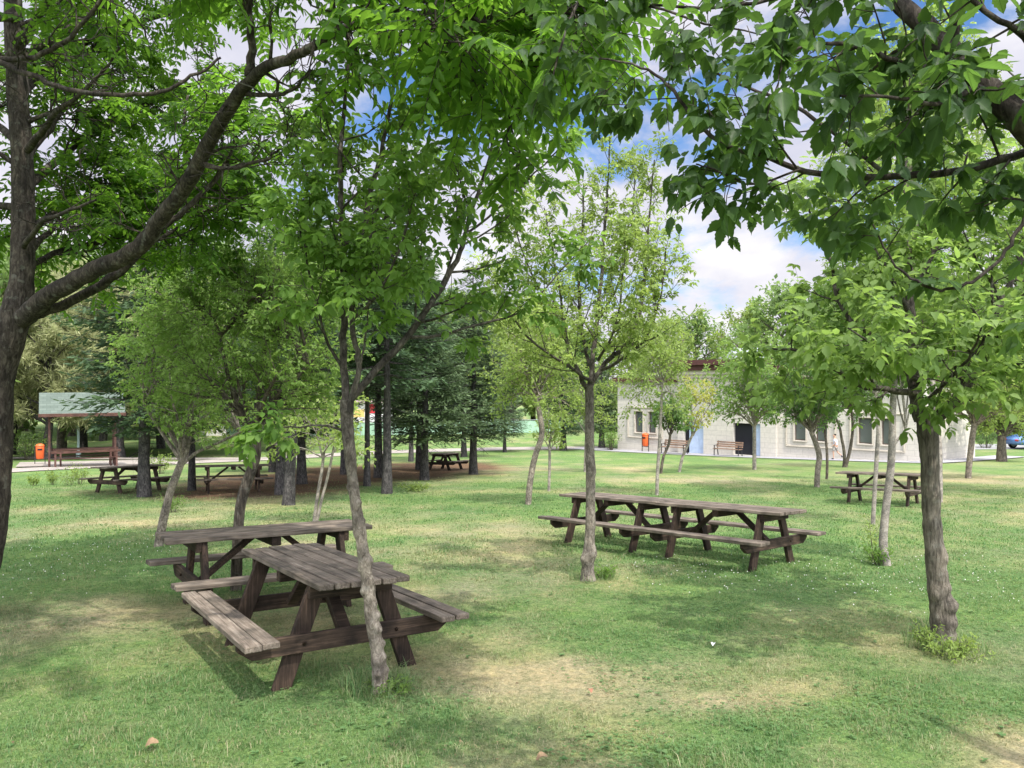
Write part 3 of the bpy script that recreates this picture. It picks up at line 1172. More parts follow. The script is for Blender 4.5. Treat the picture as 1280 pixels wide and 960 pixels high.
def make_bench(label, loc, rz):
    t = thing('park_bench', label, 'bench', loc, (0, 0, rz), 'slatted benches outside the hall')
    bm = bmesh.new()
    for i in range(4):
        box(bm, (0, -.22 + i * .125, .44), (1.85, .1, .035), None, .006)
    link('seat', bm_mesh('seat', bm), M_slat, t)
    bm = bmesh.new()
    for i in range(3):
        box(bm, (0, .235 + i * .04, .58 + i * .135), (1.85, .03, .1), Matrix.Rotation(R(-15), 3, 'X'), .006)
    link('backrest', bm_mesh('backrest', bm), M_slat, t)
    for s in (-1, 1):
        bm = bmesh.new()
        x = s * .84
        bar(bm, (x, -.24, 0), (x, -.22, .62), .05, .05, up=Vector((0, 1, 0)))
        bar(bm, (x, .30, 0), (x, .20, .42), .05, .05, up=Vector((0, 1, 0)))
        bar(bm, (x, .215, .40), (x, .35, .92), .045, .045, up=Vector((0, 1, 0)))
        bar(bm, (x, -.27, .40), (x, .2, .40), .046, .04)
        link('leg', bm_mesh('leg', bm), M_steel, t)
        bm = bmesh.new()
        bar(bm, (x, -.27, .64), (x, .28, .66), .055, .035)
        link('armrest', bm_mesh('armrest', bm), M_steel, t)
    return t


make_bench('slatted bench by the bin, left of the pale blue door', hall_point(857, 1.5), FANG)
make_bench('slatted bench standing between the pale blue door and the dark doorway', hall_point(922, 1.35), FANG)

# ------------------------------------------------------------------ boy walking past the hall
M_skin = plain('skin', (.50, .31, .22), .55, .3)
M_shirt = plain('white_shirt', (.62, .66, .80), .8, .1)
M_shorts = plain('grey_shorts', (.36, .34, .31), .85, .1)
M_hair = plain('dark_hair', (.025, .018, .014), .6, .3)
M_shoe = plain('dark_shoe', (.03, .035, .05), .6, .3)


def skinned(name, verts, edges, radii, mat, parent, sub=2, root=0):
    me = bpy.data.meshes.new(name)
    me.from_pydata([Vector(v) for v in verts], edges, [])
    o = link(name, me, mat, parent)
    o.modifiers.new('skin', 'SKIN').use_smooth_shade = True
    sv = me.skin_vertices[0].data if me.skin_vertices else None
    if sv is None:
        bm = bmesh.new()
        bm.from_mesh(me)
        bm.verts.layers.skin.verify()
        bm.to_mesh(me)
        bm.free()
        sv = me.skin_vertices[0].data
    for i, r_ in enumerate(radii):
        sv[i].radius = (r_, r_)
        sv[i].use_root = (i == root)
    ss = o.modifiers.new('sub', 'SUBSURF')
    ss.levels = sub
    ss.render_levels = sub
    return o


pp = hall_point(1052, .9)
boy = thing('person', 'dark-haired boy in white shirt and grey shorts striding past the stone hall', 'person', pp, (0, 0, FANG + R(6)))
# walks towards -x; one foot planted in front, the other kicked up behind
H_ = 1.0
bv = [(0, 0, .78), (-.02, 0, .92), (-.04, 0, 1.08), (-.05, 0, 1.18), (-.065, 0, 1.24), (-.08, 0, 1.30), (-.085, 0, 1.38), (-.08, 0, 1.44),      # 0-7 pelvis..crown
      (-.10, -.075, .70), (-.13, -.08, .42), (-.10, -.08, .07), (-.20, -.08, .035),   # 8-11 front leg
      (.03, .075, .68), (.06, .08, .42), (.26, .08, .26), (.31, .08, .16),   # 12-15 rear leg
      (-.05, -.14, 1.13), (.03, -.18, .93), (-.13, -.17, .80),             # 16-18 right arm
      (-.05, .14, 1.13), (-.12, .18, .94), (-.27, .15, .92)]                # 19-21 left arm
be = [(0, 1), (1, 2), (2, 3), (3, 4), (4, 5), (5, 6), (6, 7), (0, 8), (8, 9), (9, 10), (10, 11), (0, 12), (12, 13), (13, 14), (14, 15),
      (3, 16), (16, 17), (17, 18), (3, 19), (19, 20), (20, 21)]
br_ = [.10, .095, .105, .085, .045, .07, .085, .055, .07, .048, .032, .03, .07, .048, .032, .03, .048, .036, .024, .048, .036, .024]
for w_, d_ in ((18, Vector((-.75, 0, -.66))), (21, Vector((-.95, 0, .2)))):
    base = Vector(bv[w_])
    side_ = Vector((0, 1, 0))
    pi_ = len(bv)
    bv.append(tuple(base + d_ * .05)); be.append((w_, pi_)); br_.append(.022)
    for f_, (o_f, ln) in enumerate(((-.018, .045), (-.006, .055), (.006, .052), (.018, .04))):
        k1 = base + d_ * .065 + side_ * o_f
        bv.append(tuple(k1)); be.append((pi_, len(bv) - 1)); br_.append(.0075)
        bv.append(tuple(k1 + d_ * ln * .8 + Vector((0, 0, -.012)))); be.append((len(bv) - 2, len(bv) - 1)); br_.append(.006)
    bv.append(tuple(base + d_ * .02 + side_ * -.03)); be.append((w_, len(bv) - 1)); br_.append(.008)
    bv.append(tuple(base + d_ * .05 + side_ * -.04)); be.append((len(bv) - 2, len(bv) - 1)); br_.append(.007)
# nose and ears
nb = len(bv)
bv += [(-.185, 0, 1.365), (-.08, -.098, 1.37), (-.08, .098, 1.37)]
be += [(6, nb), (6, nb + 1), (6, nb + 2)]
br_ += [.014, .016, .016]
body = skinned('body', bv, be, br_, M_skin, boy)
skinned('shirt', [(.0, 0, .80), (-.02, 0, .93), (-.04, 0, 1.07), (-.05, 0, 1.175), (-.05, -.14, 1.135), (.0, -.165, 1.02), (-.05, .14, 1.135), (-.09, .165, 1.03)],
        [(0, 1), (1, 2), (2, 3), (3, 4), (4, 5), (3, 6), (6, 7)], [.135, .128, .13, .10, .068, .062, .068, .062], M_shirt, boy)
skinned('shorts', [(0, 0, .80), (-.095, -.078, .68), (-.122, -.08, .47), (.03, .078, .67), (.055, .08, .47)], [(0, 1), (1, 2), (0, 3), (3, 4)],
        [.125, .095, .078, .095, .078], M_shorts, boy)
skinned('hair', [(-.055, 0, 1.36), (-.06, 0, 1.43), (-.085, 0, 1.455)], [(0, 1), (1, 2)], [.09, .088, .07], M_hair, boy)
skinned('shoe', [(-.09, -.08, .05), (-.17, -.08, .038), (-.23, -.08, .032)], [(0, 1), (1, 2)], [.048, .042, .032], M_shoe, boy)
skinned('shoe', [(.265, .08, .25), (.305, .08, .18), (.33, .08, .12)], [(0, 1), (1, 2)], [.046, .042, .034], M_shoe, boy)
boy.scale = (1.02, 1.02, 1.02)

# ------------------------------------------------------------------ roofed picnic shelter
M_shingle = None
m, nt, out = new_mat('green_shingles')
b = principled(nt, out, .9, .15)
tc = N(nt, 'ShaderNodeTexCoord')
br = N(nt, 'ShaderNodeTexBrick')
br.inputs['Scale'].default_value = 1
br.inputs['Brick Width'].default_value = .3
br.inputs['Row Height'].default_value = .16
br.inputs['Mortar Size'].default_value = .008
br.inputs['Color1'].default_value = (.095, .120, .100, 1)
br.inputs['Color2'].default_value = (.125, .155, .130, 1)
br.inputs['Mortar'].default_value = (.07, .09, .075, 1)
nt.links.new(tc.outputs['Object'], br.inputs['Vector'])
nt.links.new(br.outputs[0], b.inputs['Base Color'])
M_shingle = m
M_shelter = wood_mat('red_brown_shelter_timber', (.035, .018, .014), (.085, .042, .032), (.15, .085, .065), .7, 0, .4)
M_vpost = wood_mat('red_brown_shelter_post', (.04, .022, .018), (.10, .052, .042), (.17, .10, .08), .7, 2, .4)
q = gp(103, 583)
SD = q.y
sh = thing('picnic_shelter', 'small timber shelter with green shingled roof and built-in table beside the path', 'shelter', q, (0, 0, R(31)))
pxm = SD / 960.0                     # metres per photo pixel there
hw = 38 * pxm
eave, ridge = 68 * pxm, 92 * pxm
dep = 1.0
for sx in (-1, 1):
    for sy in (-1, 1):
        bm = bmesh.new()
        bar(bm, (sx * (hw - .1), sy * dep * .62, 0), (sx * (hw - .1), sy * dep * .62, eave + .04), .1, .1, .01, up=Vector((0, 1, 0)))
        link('post', bm_mesh('post', bm), M_vpost, sh)
ov = .22
for sy in (-1, 1):
    bm = bmesh.new()
    a = Vector((0, sy * (dep + .15), eave - .08))
    c_ = Vector((0, 0, ridge))
    L_ = (c_ - a).length
    ang = math.atan2(c_.z - a.z, abs(c_.y - a.y))
    box(bm, (0, 0, 0), (2 * hw + 2 * ov + .2, L_, .05), None, .006)
    o = link('roof', bm_mesh('roof', bm), M_shingle, sh)
    o.location = (a + c_) / 2
    o.rotation_euler = (ang if sy < 0 else -ang, 0, 0)
    bm = bmesh.new()
    box(bm, (0, sy * (dep + .17), eave - .10), (2 * hw + 2 * ov + .24, .035, .16), None, .006)
    link('fascia_board', bm_mesh('fascia_board', bm), M_shelter, sh)
for sx in (-1, 1):
    bm = bmesh.new()
    xx = sx * (hw + ov + .06)
    vs = [(-dep - .12, eave - .12), (dep + .12, eave - .12), (0, ridge - .05)]
    va = [bm.verts.new((xx - .02, y_, z_)) for y_, z_ in vs]
    vb = [bm.verts.new((xx + .02, y_, z_)) for y_, z_ in vs]
    bm.faces.new(va); bm.faces.new(vb[::-1])
    for i in range(3):
        bm.faces.new((va[i], vb[i], vb[(i + 1) % 3], va[(i + 1) % 3]))
    bmesh.ops.recalc_face_normals(bm, faces=bm.faces)
    link('gable', bm_mesh('gable', bm), M_shelter, sh)
tz = .86
bm = bmesh.new()
for i in range(5):
    box(bm, (.15, -.34 + i * .17, tz), (2 * hw - .2, .15, .04), None, .005)
link('table_board', bm_mesh('table_board', bm), M_shelter, sh)
for sy in (-1, 1):
    bm = bmesh.new()
    for i in range(2):
        box(bm, (.15, sy * (.72 + i * .14), .47), (2 * hw - .1, .125, .04), None, .005)
    box(bm, (.15, sy * .96, .80), (2 * hw - .05, .04, .12), None, .005)
    link('seat', bm_mesh('seat', bm), M_shelter, sh)
    for sx in (-1, 1):
        bm = bmesh.new()
        bar(bm, (.15 + sx * (hw - .2), sy * .93, 0), (.15 + sx * (hw - .2), sy * .93, .85), .08, .08, up=Vector((0, 1, 0)))
        bar(bm, (.15 + sx * (hw - .42), sy * .38, 0), (.15 + sx * (hw - .42), sy * .30, .83), .08, .08, up=Vector((0, 1, 0)))
        bar(bm, (.15 + sx * (hw - .42), sy * .38, .42), (.15 + sx * (hw - .42), sy * .9, .42), .06, .06)
        link('leg', bm_mesh('leg', bm), M_vpost, sh)
bn = gp(50, 581)
make_bin('orange litter bin under a curved hoop beside the roofed shelter', bn, R(28), .95)

# pale lamp post behind the shelter
lp = gp(98, 572)
t = thing('lamp_post', 'slim pale green lamp post standing behind the roofed shelter', 'lamp post', lp)
M_lamp = plain('pale_green_paint', (.50, .66, .62), .5, .4)
bm = bmesh.new()
lathe(bm, [(.14, 0), (.14, .3), (.075, .4), (.06, 3.4), (.05, 4.2)], 12)
link('pole', bm_mesh('pole', bm, True), M_lamp, t)
bm = bmesh.new()
lathe(bm, [(.05, 4.2), (.16, 4.3), (.2, 4.6), (.22, 4.62), (.05, 4.75)], 12)
link('lamp_shade', bm_mesh('lamp_shade', bm, True), M_lamp, t)

# ------------------------------------------------------------------ fence, kiosk and car far behind
M_mesh = plain('green_mesh_fence', (.30, .46, .34), .8, .2, 0, .15, 1.2)
fA, fB = Vector((-26.0, 70.0)), Vector((5.5, 78.0))
fz = g0(75)
fe = thing('fence', 'long low green mesh fence beyond the path behind the conifers', 'fence', (fA.x, fA.y, fz), (0, 0, math.atan2(fB.y - fA.y, fB.x - fA.x)))
fl = (fB - fA).length
bm = bmesh.new()
box(bm, (fl / 2, 0, .62), (fl, .03, 1.2))
link('mesh_panel', bm_mesh('mesh_panel', bm), M_mesh, fe)
for i in range(int(fl / 3) + 1):
    bm = bmesh.new()
    box(bm, (min(fl, i * 3), -.06, .7), (.08, .08, 1.4), None, .01)
    link('post', bm_mesh('post', bm), M_steelp, fe)
bm = bmesh.new()
box(bm, (fl / 2, -.055, 1.3), (fl, .05, .05), None, .01)
link('rail', bm_mesh('rail', bm), M_steelp, fe)

M_white = plain('white_painted_panel', (.72, .70, .70), .6, .3)
M_red = plain('red_sign_panel', (.62, .04, .06), .5, .3)
M_yel = plain('yellow_panel', (.62, .45, .16), .5, .3)
kp = at(458, 540, 80)
k = thing('kiosk', 'white kiosk with a red sign and yellow panel far behind the conifers', 'kiosk', (kp.x, kp.y, g0(80)), (0, 0, R(5)))
bm = bmesh.new()
box(bm, (0, 0, 1.5), (5.2, 3, 3.0), None, .02)
link('wall', bm_mesh('wall', bm), M_white, k)
bm = bmesh.new()
slab(bm, [(-2.9, -1.9), (2.9, -1.9), (2.9, 1.8), (-2.9, 1.8)], 3.003, 3.25)
link('roof', bm_mesh('roof', bm), plain('pink_grey_roof', (.55, .42, .42), .7, .2), k)
bm = bmesh.new()
box(bm, (.6, -1.54, 2.35), (1.0, .06, .9), None, .02)
link('sign', bm_mesh('sign', bm), M_red, k)
bm = bmesh.new()
box(bm, (-.6, -1.54, 1.9), (1.1, .05, .8), None, .02)
link('panel', bm_mesh('panel', bm), M_yel, k)
bm = bmesh.new()
for i in range(5):
    box(bm, (0, -1.9, .35 + i * .28), (5.0, .04, .09))
link('railing', bm_mesh('railing', bm), M_white, k)

wp = at(292, 540, 74)
w = thing('pale_outbuilding', 'pale low outbuilding glimpsed behind the far picnic table and conifers', 'building', (wp.x, wp.y, g0(74)), (0, 0, R(-6)))
bm = bmesh.new()
box(bm, (0, 0, 1.35), (6.0, 3.5, 2.7), None, .02)
link('wall', bm_mesh('wall', bm), M_white, w)
bm = bmesh.new()
slab(bm, [(-3.4, -2.2), (3.4, -2.2), (3.4, 2.1), (-3.4, 2.1)], 2.703, 2.95)
link('roof', bm_mesh('roof', bm), plain('teal_roof', (.13, .30, .28), .6, .3), w)
for i in range(4):
    bm = bmesh.new()
    box(bm, (-2.1 + i * 1.4, -1.76, 1.6), (.8, .04, .9), None, .01)
    link('window', bm_mesh('window', bm), M_glass, w)


def make_car(label, loc, rz, paint):
    t = thing('parked_car', label, 'car', loc, (0, 0, rz), 'cars parked beyond the hall')
    side = [(-2.1, .35), (-2.12, .62), (-2.0, .84), (-1.55, .92), (-1.35, .96), (-.75, 1.40), (.55, 1.45), (1.35, 1.02), (1.95, .92), (2.12, .70), (2.14, .35)]
    def prism(pts, hw, taper):
        bm = bmesh.new()
        va = [bm.verts.new((x, -hw + (taper if z > .97 else 0), z)) for x, z in pts]
        vb = [bm.verts.new((x, hw - (taper if z > .97 else 0), z)) for x, z in pts]
        bm.faces.new(va); bm.faces.new(vb[::-1])
        n = len(pts)
        for i in range(n):
            bm.faces.new((va[i], vb[i], vb[(i + 1) % n], va[(i + 1) % n]))
        bmesh.ops.recalc_face_normals(bm, faces=bm.faces)
        bmesh.ops.bevel(bm, geom=bm.edges[:], offset=.05, segments=3, affect='EDGES')
        return bm_mesh('car', bm, True)
    link('body', prism(side, .86, .14), paint, t)
    gl = [(-1.22, .99), (-.72, 1.36), (.52, 1.405), (1.22, 1.03)]
    for s in (-1, 1):
        bm = bmesh.new()
        vs = [bm.verts.new((x, s * (.868 - (z - .97) * .30), z)) for x, z in gl]
        bm.faces.new(vs)
        o = link('side_window', bm_mesh('side_window', bm), M_glass, t)
    for x, nm in ((-2.13, 'tail_light'), (2.12, 'headlight')):
        for s in (-1, 1):
            bm = bmesh.new()
            box(bm, (x, s * .62, .70), (.06, .34, .13), None, .02)
            link(nm, bm_mesh(nm, bm), M_red if x < 0 else M_white, t)
    for x in (-1.3, 1.32):
        for s in (-1, 1):
            bm = bmesh.new()
            lathe(bm, [(.20, -.1), (.31, -.1), (.325, -.06), (.325, .06), (.31, .1), (.20, .1)], 22)
            wl = link('wheel', bm_mesh('wheel', bm, True), M_dark, t)
            wl.location = (x, s * .80, .325)
            wl.rotation_euler = (R(90), 0, 0)
            bm = bmesh.new()
            lathe(bm, [(.06, -.105), (.2, -.103), (.2, .103), (.06, .105)], 14)
            link('rim', bm_mesh('rim', bm), M_steelp, wl)
    return t


cp = gp(1276, 561)
make_car('blue parked car at the frame edge beyond the hall, partly cut off', (cp.x + 1.2, cp.y, cp.z), R(6), plain('blue_car_paint', (.10, .20, .42), .25, .6, .2, .05))
strip('road', [(26, 58.5), (60, 62)], 5.0, plain('road_asphalt', (.30, .30, .30), .9, .1), .02)

# ================================================================== trees
BK_knob = bark_mat('knobbly_grey_bark', (.075, .062, .050), (.23, .20, .165), (.42, .375, .32), 1.0, .5, .8)
BK_dark = bark_mat('dark_furrowed_bark', (.035, .029, .023), (.115, .098, .080), (.235, .205, .168), 1.0, .16, 1.0)
BK_limb = bark_mat('dark_shaded_limb_bark', (.022, .019, .016), (.075, .066, .056), (.16, .145, .125), 1.0, .4, .8)  # darker young limbs, with canopy shade put into the bark colour
BK_big = bark_mat('dark_brown_bark', (.016, .013, .011), (.055, .046, .039), (.125, .108, .092), .9, .3, .9)
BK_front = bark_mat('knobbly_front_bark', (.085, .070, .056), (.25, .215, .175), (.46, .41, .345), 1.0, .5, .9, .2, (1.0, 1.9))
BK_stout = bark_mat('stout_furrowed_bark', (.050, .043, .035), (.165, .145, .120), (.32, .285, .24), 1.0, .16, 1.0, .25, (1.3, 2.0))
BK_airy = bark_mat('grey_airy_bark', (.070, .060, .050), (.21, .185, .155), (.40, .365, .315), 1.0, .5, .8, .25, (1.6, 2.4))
BK_pale = bark_mat('pale_young_bark', (.13, .115, .10), (.30, .27, .24), (.48, .45, .41), 1.4, 1.8, .4)
BK_con = bark_mat('conifer_bark', (.022, .020, .020), (.070, .066, .066), (.16, .15, .15), 1.1, .2, .9)

LF_mid = leaf_mat('box_elder_leaves', (.045, .105, .020), (.135, .225, .055), (.27, .46, .07), .45)
LF_bright = leaf_mat('bright_box_elder_leaves', (.080, .145, .036), (.200, .280, .095), (.33, .50, .10), .46)
LF_near = leaf_mat('dark_near_leaves', (.018, .044, .014), (.046, .088, .024), (.15, .29, .045), .42, .45, .22, veins=True)
LF_pin = leaf_mat('pinnate_leaves', (.030, .080, .012), (.088, .168, .030), (.22, .43, .038), .55, .5, .16)
LF_lime = leaf_mat('lime_green_leaves', (.130, .205, .045), (.270, .345, .120), (.42, .56, .12), .46)
LF_young = leaf_mat('fresh_green_leaves', (.095, .175, .040), (.215, .300, .100), (.34, .54, .10), .46)
LF_yel = leaf_mat('yellowing_leaves', (.22, .25, .045), (.40, .40, .10), (.52, .54, .11), .45)
LF_deep = leaf_mat('deep_green_leaves', (.050, .110, .034), (.130, .215, .075), (.22, .38, .08), .44)
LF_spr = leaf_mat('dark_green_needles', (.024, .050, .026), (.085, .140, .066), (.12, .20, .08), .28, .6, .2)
LF_spr2 = leaf_mat('grey_green_needles', (.042, .076, .036), (.130, .190, .090), (.16, .24, .10), .28, .6, .2)
LF_pine = leaf_mat('olive_pine_needles', (.20, .22, .10), (.42, .43, .23), (.42, .46, .22), .42, .6, .2)
LF_far = leaf_mat('far_wood_leaves', (.080, .140, .044), (.205, .285, .105), (.30, .46, .12), .44)

T4 = (np.array([(0, 0, 0), (.42, .5, .10), (1, 0, -.05), (.42, -.5, .10)], float), [(0, 1, 2), (0, 2, 3)])
T8 = (np.array([(0, 0, 0), (.22, .36, .05), (.55, .44, .04), (1, 0, -.16), (.55, -.44, .04), (.22, -.36, .05), (.3, 0, -.04), (.62, 0, -.07)], float),
      [(0, 1, 6), (1, 2, 7, 6), (2, 3, 7), (0, 6, 5), (5, 6, 7, 4), (4, 7, 3)])
_rt = [(.10, .20), (.24, .40), (.34, .43), (.44, .50), (.50, .40), (.62, .43), (.68, .28), (.82, .22)]
_v = [(0, 0, 0)] + [(x, y, .06 * y / .5 - .10 * x * x) for x, y in _rt] + [(1, 0, -.15)] + [(x, -y, .06 * y / .5 - .10 * x * x) for x, y in _rt[::-1]] + \
     [(.25, 0, -.05), (.5, 0, -.08), (.72, 0, -.11)]
_n = len(_rt)
_m = 2 * _n + 2
TT = (np.array(_v, float), [(0, 1, 2, _m), (_m, 2, 3, 4, _m + 1), (_m + 1, 4, 5, 6, _m + 2), (_m + 2, 6, 7, 8, 9),
                            (9, 10, 11, 12, _m + 2), (_m + 2, 12, 13, 14, _m + 1), (_m + 1, 14, 15, 16, _m), (_m, 16, 17, 0)]) if _n == 8 else T8
TN = (np.array([(0, .12, 0), (.5, .5, .0), (1, 0, 0), (.5, -.5, .0), (0, -.12, 0)], float), [(0, 1, 2, 3, 4)])


def unit(a):
    return a / (np.linalg.norm(a, axis=-1, keepdims=True) + 1e-9)


def leaf_arrays(o, d, nrm, L, W, tint, tpl):
    tv, tf = tpl
    d = unit(d)
    s = unit(np.cross(nrm, d))
    u = np.cross(d, s)
    V = (o[:, None, :] + d[:, None, :] * (tv[None, :, 0:1] * L[:, None, None]) + s[:, None, :] * (tv[None, :, 1:2] * W[:, None, None])
         + u[:, None, :] * (tv[None, :, 2:3] * (L * (.2 + 2.2 * ((np.arange(len(o)) * .6180339) % 1.0) ** 1.5))[:, None, None]))
    n, k = len(o), len(tv)
    flat = np.concatenate([(np.arange(n)[:, None] * k + np.array(f)[None]).ravel() for f in tf])
    sizes = np.concatenate([np.full(n, len(f)) for f in tf])
    return V.reshape(-1, 3), flat, sizes, np.repeat(tint, k)


def leaf_mesh(name, parts, tpl=None):
    Vs, Fs, Ss, Ts, off = [], [], [], [], 0
    for V, f, s, t in parts:
        Vs.append(V); Fs.append(f + off); Ss.append(s); Ts.append(t)
        off += len(V)
    at_ = {'tint': np.concatenate(Ts)}
    if tpl is not None:
        k = off // len(tpl[0])
        at_['along'] = np.tile(tpl[0][:, 0], k)
        at_['across'] = np.tile(np.abs(tpl[0][:, 1]), k)
    return np_mesh(name, np.concatenate(Vs), np.concatenate(Fs), np.concatenate(Ss), False, at_)


def clump_tint(r, p, f=2.2):
    a = fbm(p[:, 0] * f + p[:, 2] * f * .7, p[:, 1] * f + p[:, 2] * f, 9, 2)
    return np.clip(.5 + (a - .5) * 1.1 + (r.random(len(p)) - .5) * .75, 0, 1)


class Builder:
    def __init__(s, base, seed):
        s.base = np.array(base, float)
        s.r = np.random.default_rng(seed)
        s.thick, s.thin = [], []
        s.P, s.D, s.S = [], [], []

    def spline(s, pts, rad, sub=4):
        pts = np.array([tuple(p) for p in pts], float)
        rad = np.array(rad, float)
        n = len(pts)
        out, ro = [], []
        for i in range(n - 1):
            p0, p1, p2, p3 = pts[max(i - 1, 0)], pts[i], pts[i + 1], pts[min(i + 2, n - 1)]
            for k in range(sub):
                t = k / sub
                out.append(.5 * ((2 * p1) + (-p0 + p2) * t + (2 * p0 - 5 * p1 + 4 * p2 - p3) * t * t + (-p0 + 3 * p1 - 3 * p2 + p3) * t ** 3))
                ro.append(rad[i] * (1 - t) + rad[i + 1] * t)
        out.append(pts[-1]); ro.append(rad[-1])
        return np.array(out), np.array(ro)

    def limb(s, pts, rad, k=10, sub=4, wob=.0, rough=0.0, knobs=None, thick=True):
        P, r = s.spline(pts, rad, sub)
        if wob:
            P[1:-1] += s.r.normal(0, wob, P[1:-1].shape)
        V, F = tube_arrays(P, r, k)
        if rough or knobs:
            c = np.repeat(P, k, 0)
            rr = np.repeat(r, k)
            o = V - c
            nd = unit(o)
            disp = np.array([mnoise.noise(Vector(v) * 9.0) + .5 * mnoise.noise(Vector(v) * 24.0) for v in V]) * rough * rr
            for kp, kr, kh in (knobs or []):
                dd = np.linalg.norm(V - np.array(kp), axis=1)
                disp += kh * np.exp(-(dd / kr) ** 2)
            V = V + nd * disp[:, None]
        (s.thick if thick else s.thin).append((V, F))
        return P, r

    def side(s, poly, n, t0, t1, L, ang, up=0.0, rr=.55, npt=6, wig=.12, k=5, flat=0.0, rmin=.0012, rmax=9):
        P, rad = poly
        seg = np.linalg.norm(np.diff(P, axis=0), axis=1)
        cum = np.concatenate([[0], np.cumsum(seg)])
        out = []
        az = s.r.random() * 6.28
        for i in range(n):
            t = t0 + (t1 - t0) * (i + s.r.random()) / n
            q = t * cum[-1]
            j = min(np.searchsorted(cum, q, 'right') - 1, len(P) - 2)
            f = (q - cum[j]) / (seg[j] + 1e-9)
            p = P[j] + (P[j + 1] - P[j]) * f
            tg = unit(P[j + 1] - P[j])
            r0 = (rad[j] * (1 - f) + rad[j + 1] * f)
            az += 2.399 + s.r.normal(0, .4)
            a = np.array([0, 0, 1.0]) if abs(tg[2]) < .9 else np.array([1.0, 0, 0])
            e1 = unit(np.cross(tg, a)); e2 = np.cross(tg, e1)
            perp = e1 * math.cos(az) + e2 * math.sin(az)
            an = R(ang * (.75 + .5 * s.r.random()))
            d = tg * math.cos(an) + perp * math.sin(an)
            if flat:
                d[2] *= 1 - flat
            d = unit(d)
            Lx = (L[0] + (L[1] - L[0]) * (t - t0) / max(1e-6, t1 - t0)) * (.65 + .7 * s.r.random())
            pts = [p]
            for m_ in range(npt - 1):
                d = unit(d + s.r.normal(0, wig, 3) + np.array([0, 0, up]) / npt)
                pts.append(pts[-1] + d * Lx / (npt - 1))
            pts = np.array(pts)
            rb = min(max(r0 * rr, rmin * 1.5), rmax)
            rd = np.linspace(rb, max(rb * .25, rmin), npt)
            s.thin.append(tube_arrays(pts, rd, k))
            out.append((pts, rd))
        return out

    def sites(s, poly, n, t0=.15, scale=1.0):
        P, _ = poly
        m = len(P) - 1
        t = t0 + (1 - t0) * (np.arange(n) + s.r.random(n)) / n
        t[-1] = 1.0
        f = t * m
        j = np.minimum(f.astype(int), m - 1)
        p = P[j] + (P[j + 1] - P[j]) * (f - j)[:, None]
        d = unit(P[j + 1] - P[j])
        s.P.append(p); s.D.append(d); s.S.append(np.full(n, scale))

    # ---- leaves ----
    def simple(s, L, ratio=.55, tpl=T4, per=1, spread=1.0, droop=.25, keep=1.0):
        p = np.concatenate(s.P); d = np.concatenate(s.D); sc = np.concatenate(s.S)
        p = np.repeat(p, per, 0); d = np.repeat(d, per, 0); sc = np.repeat(sc, per)
        n = len(p)
        r = s.r
        dir_ = unit(d * .55 + r.normal(0, .62, (n, 3)) * spread + np.array([0, 0, -droop]))
        nrm = unit(r.normal(0, .5, (n, 3)) + np.array([0, 0, 1.0]))
        Lx = L * (.6 + .65 * r.random(n)) * sc
        o = p + dir_ * (L * .25)
        return leaf_arrays(o, dir_, nrm, Lx, Lx * ratio, clump_tint(r, p), tpl)

    def trifoliate(s, L, tpl=T8, ratio=.62, droop=.45, five=.4, tf=2.2):
        p = np.concatenate(s.P); d = np.concatenate(s.D); sc = np.concatenate(s.S)
        r = s.r
        n = len(p)
        ax = unit(d * .45 + r.normal(0, .55, (n, 3)) + np.array([0, 0, -.12]))
        nrm = unit(np.array([0, 0, 1.0]) + r.normal(0, .38, (n, 3)))
        sd = unit(np.cross(nrm, ax))
        Lx = L * (.65 + .6 * r.random(n)) * sc
        pet = p + ax * (Lx * .7)[:, None]
        tint = clump_tint(r, p, tf)
        parts = []
        dn = np.array([0, 0, -droop])
        parts.append((pet + ax * (Lx * .25)[:, None], unit(ax + dn * (.5 + r.random(n))[:, None]), nrm, Lx, tint))
        for sg in (-1, 1):
            parts.append((pet, unit(ax * .45 + sd * sg * .85 + dn * (.5 + r.random(n))[:, None]), unit(nrm + r.normal(0, .2, (n, 3))), Lx * .9, tint))
        m5 = r.random(n) < five
        for sg in (-1, 1):
            parts.append(((p + ax * (Lx * .3)[:, None])[m5], unit(ax * .25 + sd * sg * .95 + dn * (.5 + r.random(n))[:, None])[m5], nrm[m5], (Lx * .75)[m5], tint[m5]))
        o = np.concatenate([q[0] for q in parts]); dd = np.concatenate([q[1] for q in parts]); nn = np.concatenate([q[2] for q in parts])
        LL = np.concatenate([q[3] for q in parts]); tt = np.concatenate([q[4] for q in parts])
        tt = np.clip(tt + s.r.normal(0, .08, len(tt)), 0, 1)
        for a, b_ in zip(p, pet):
            pass
        return leaf_arrays(o, dd, nn, LL, LL * ratio, tt, tpl)

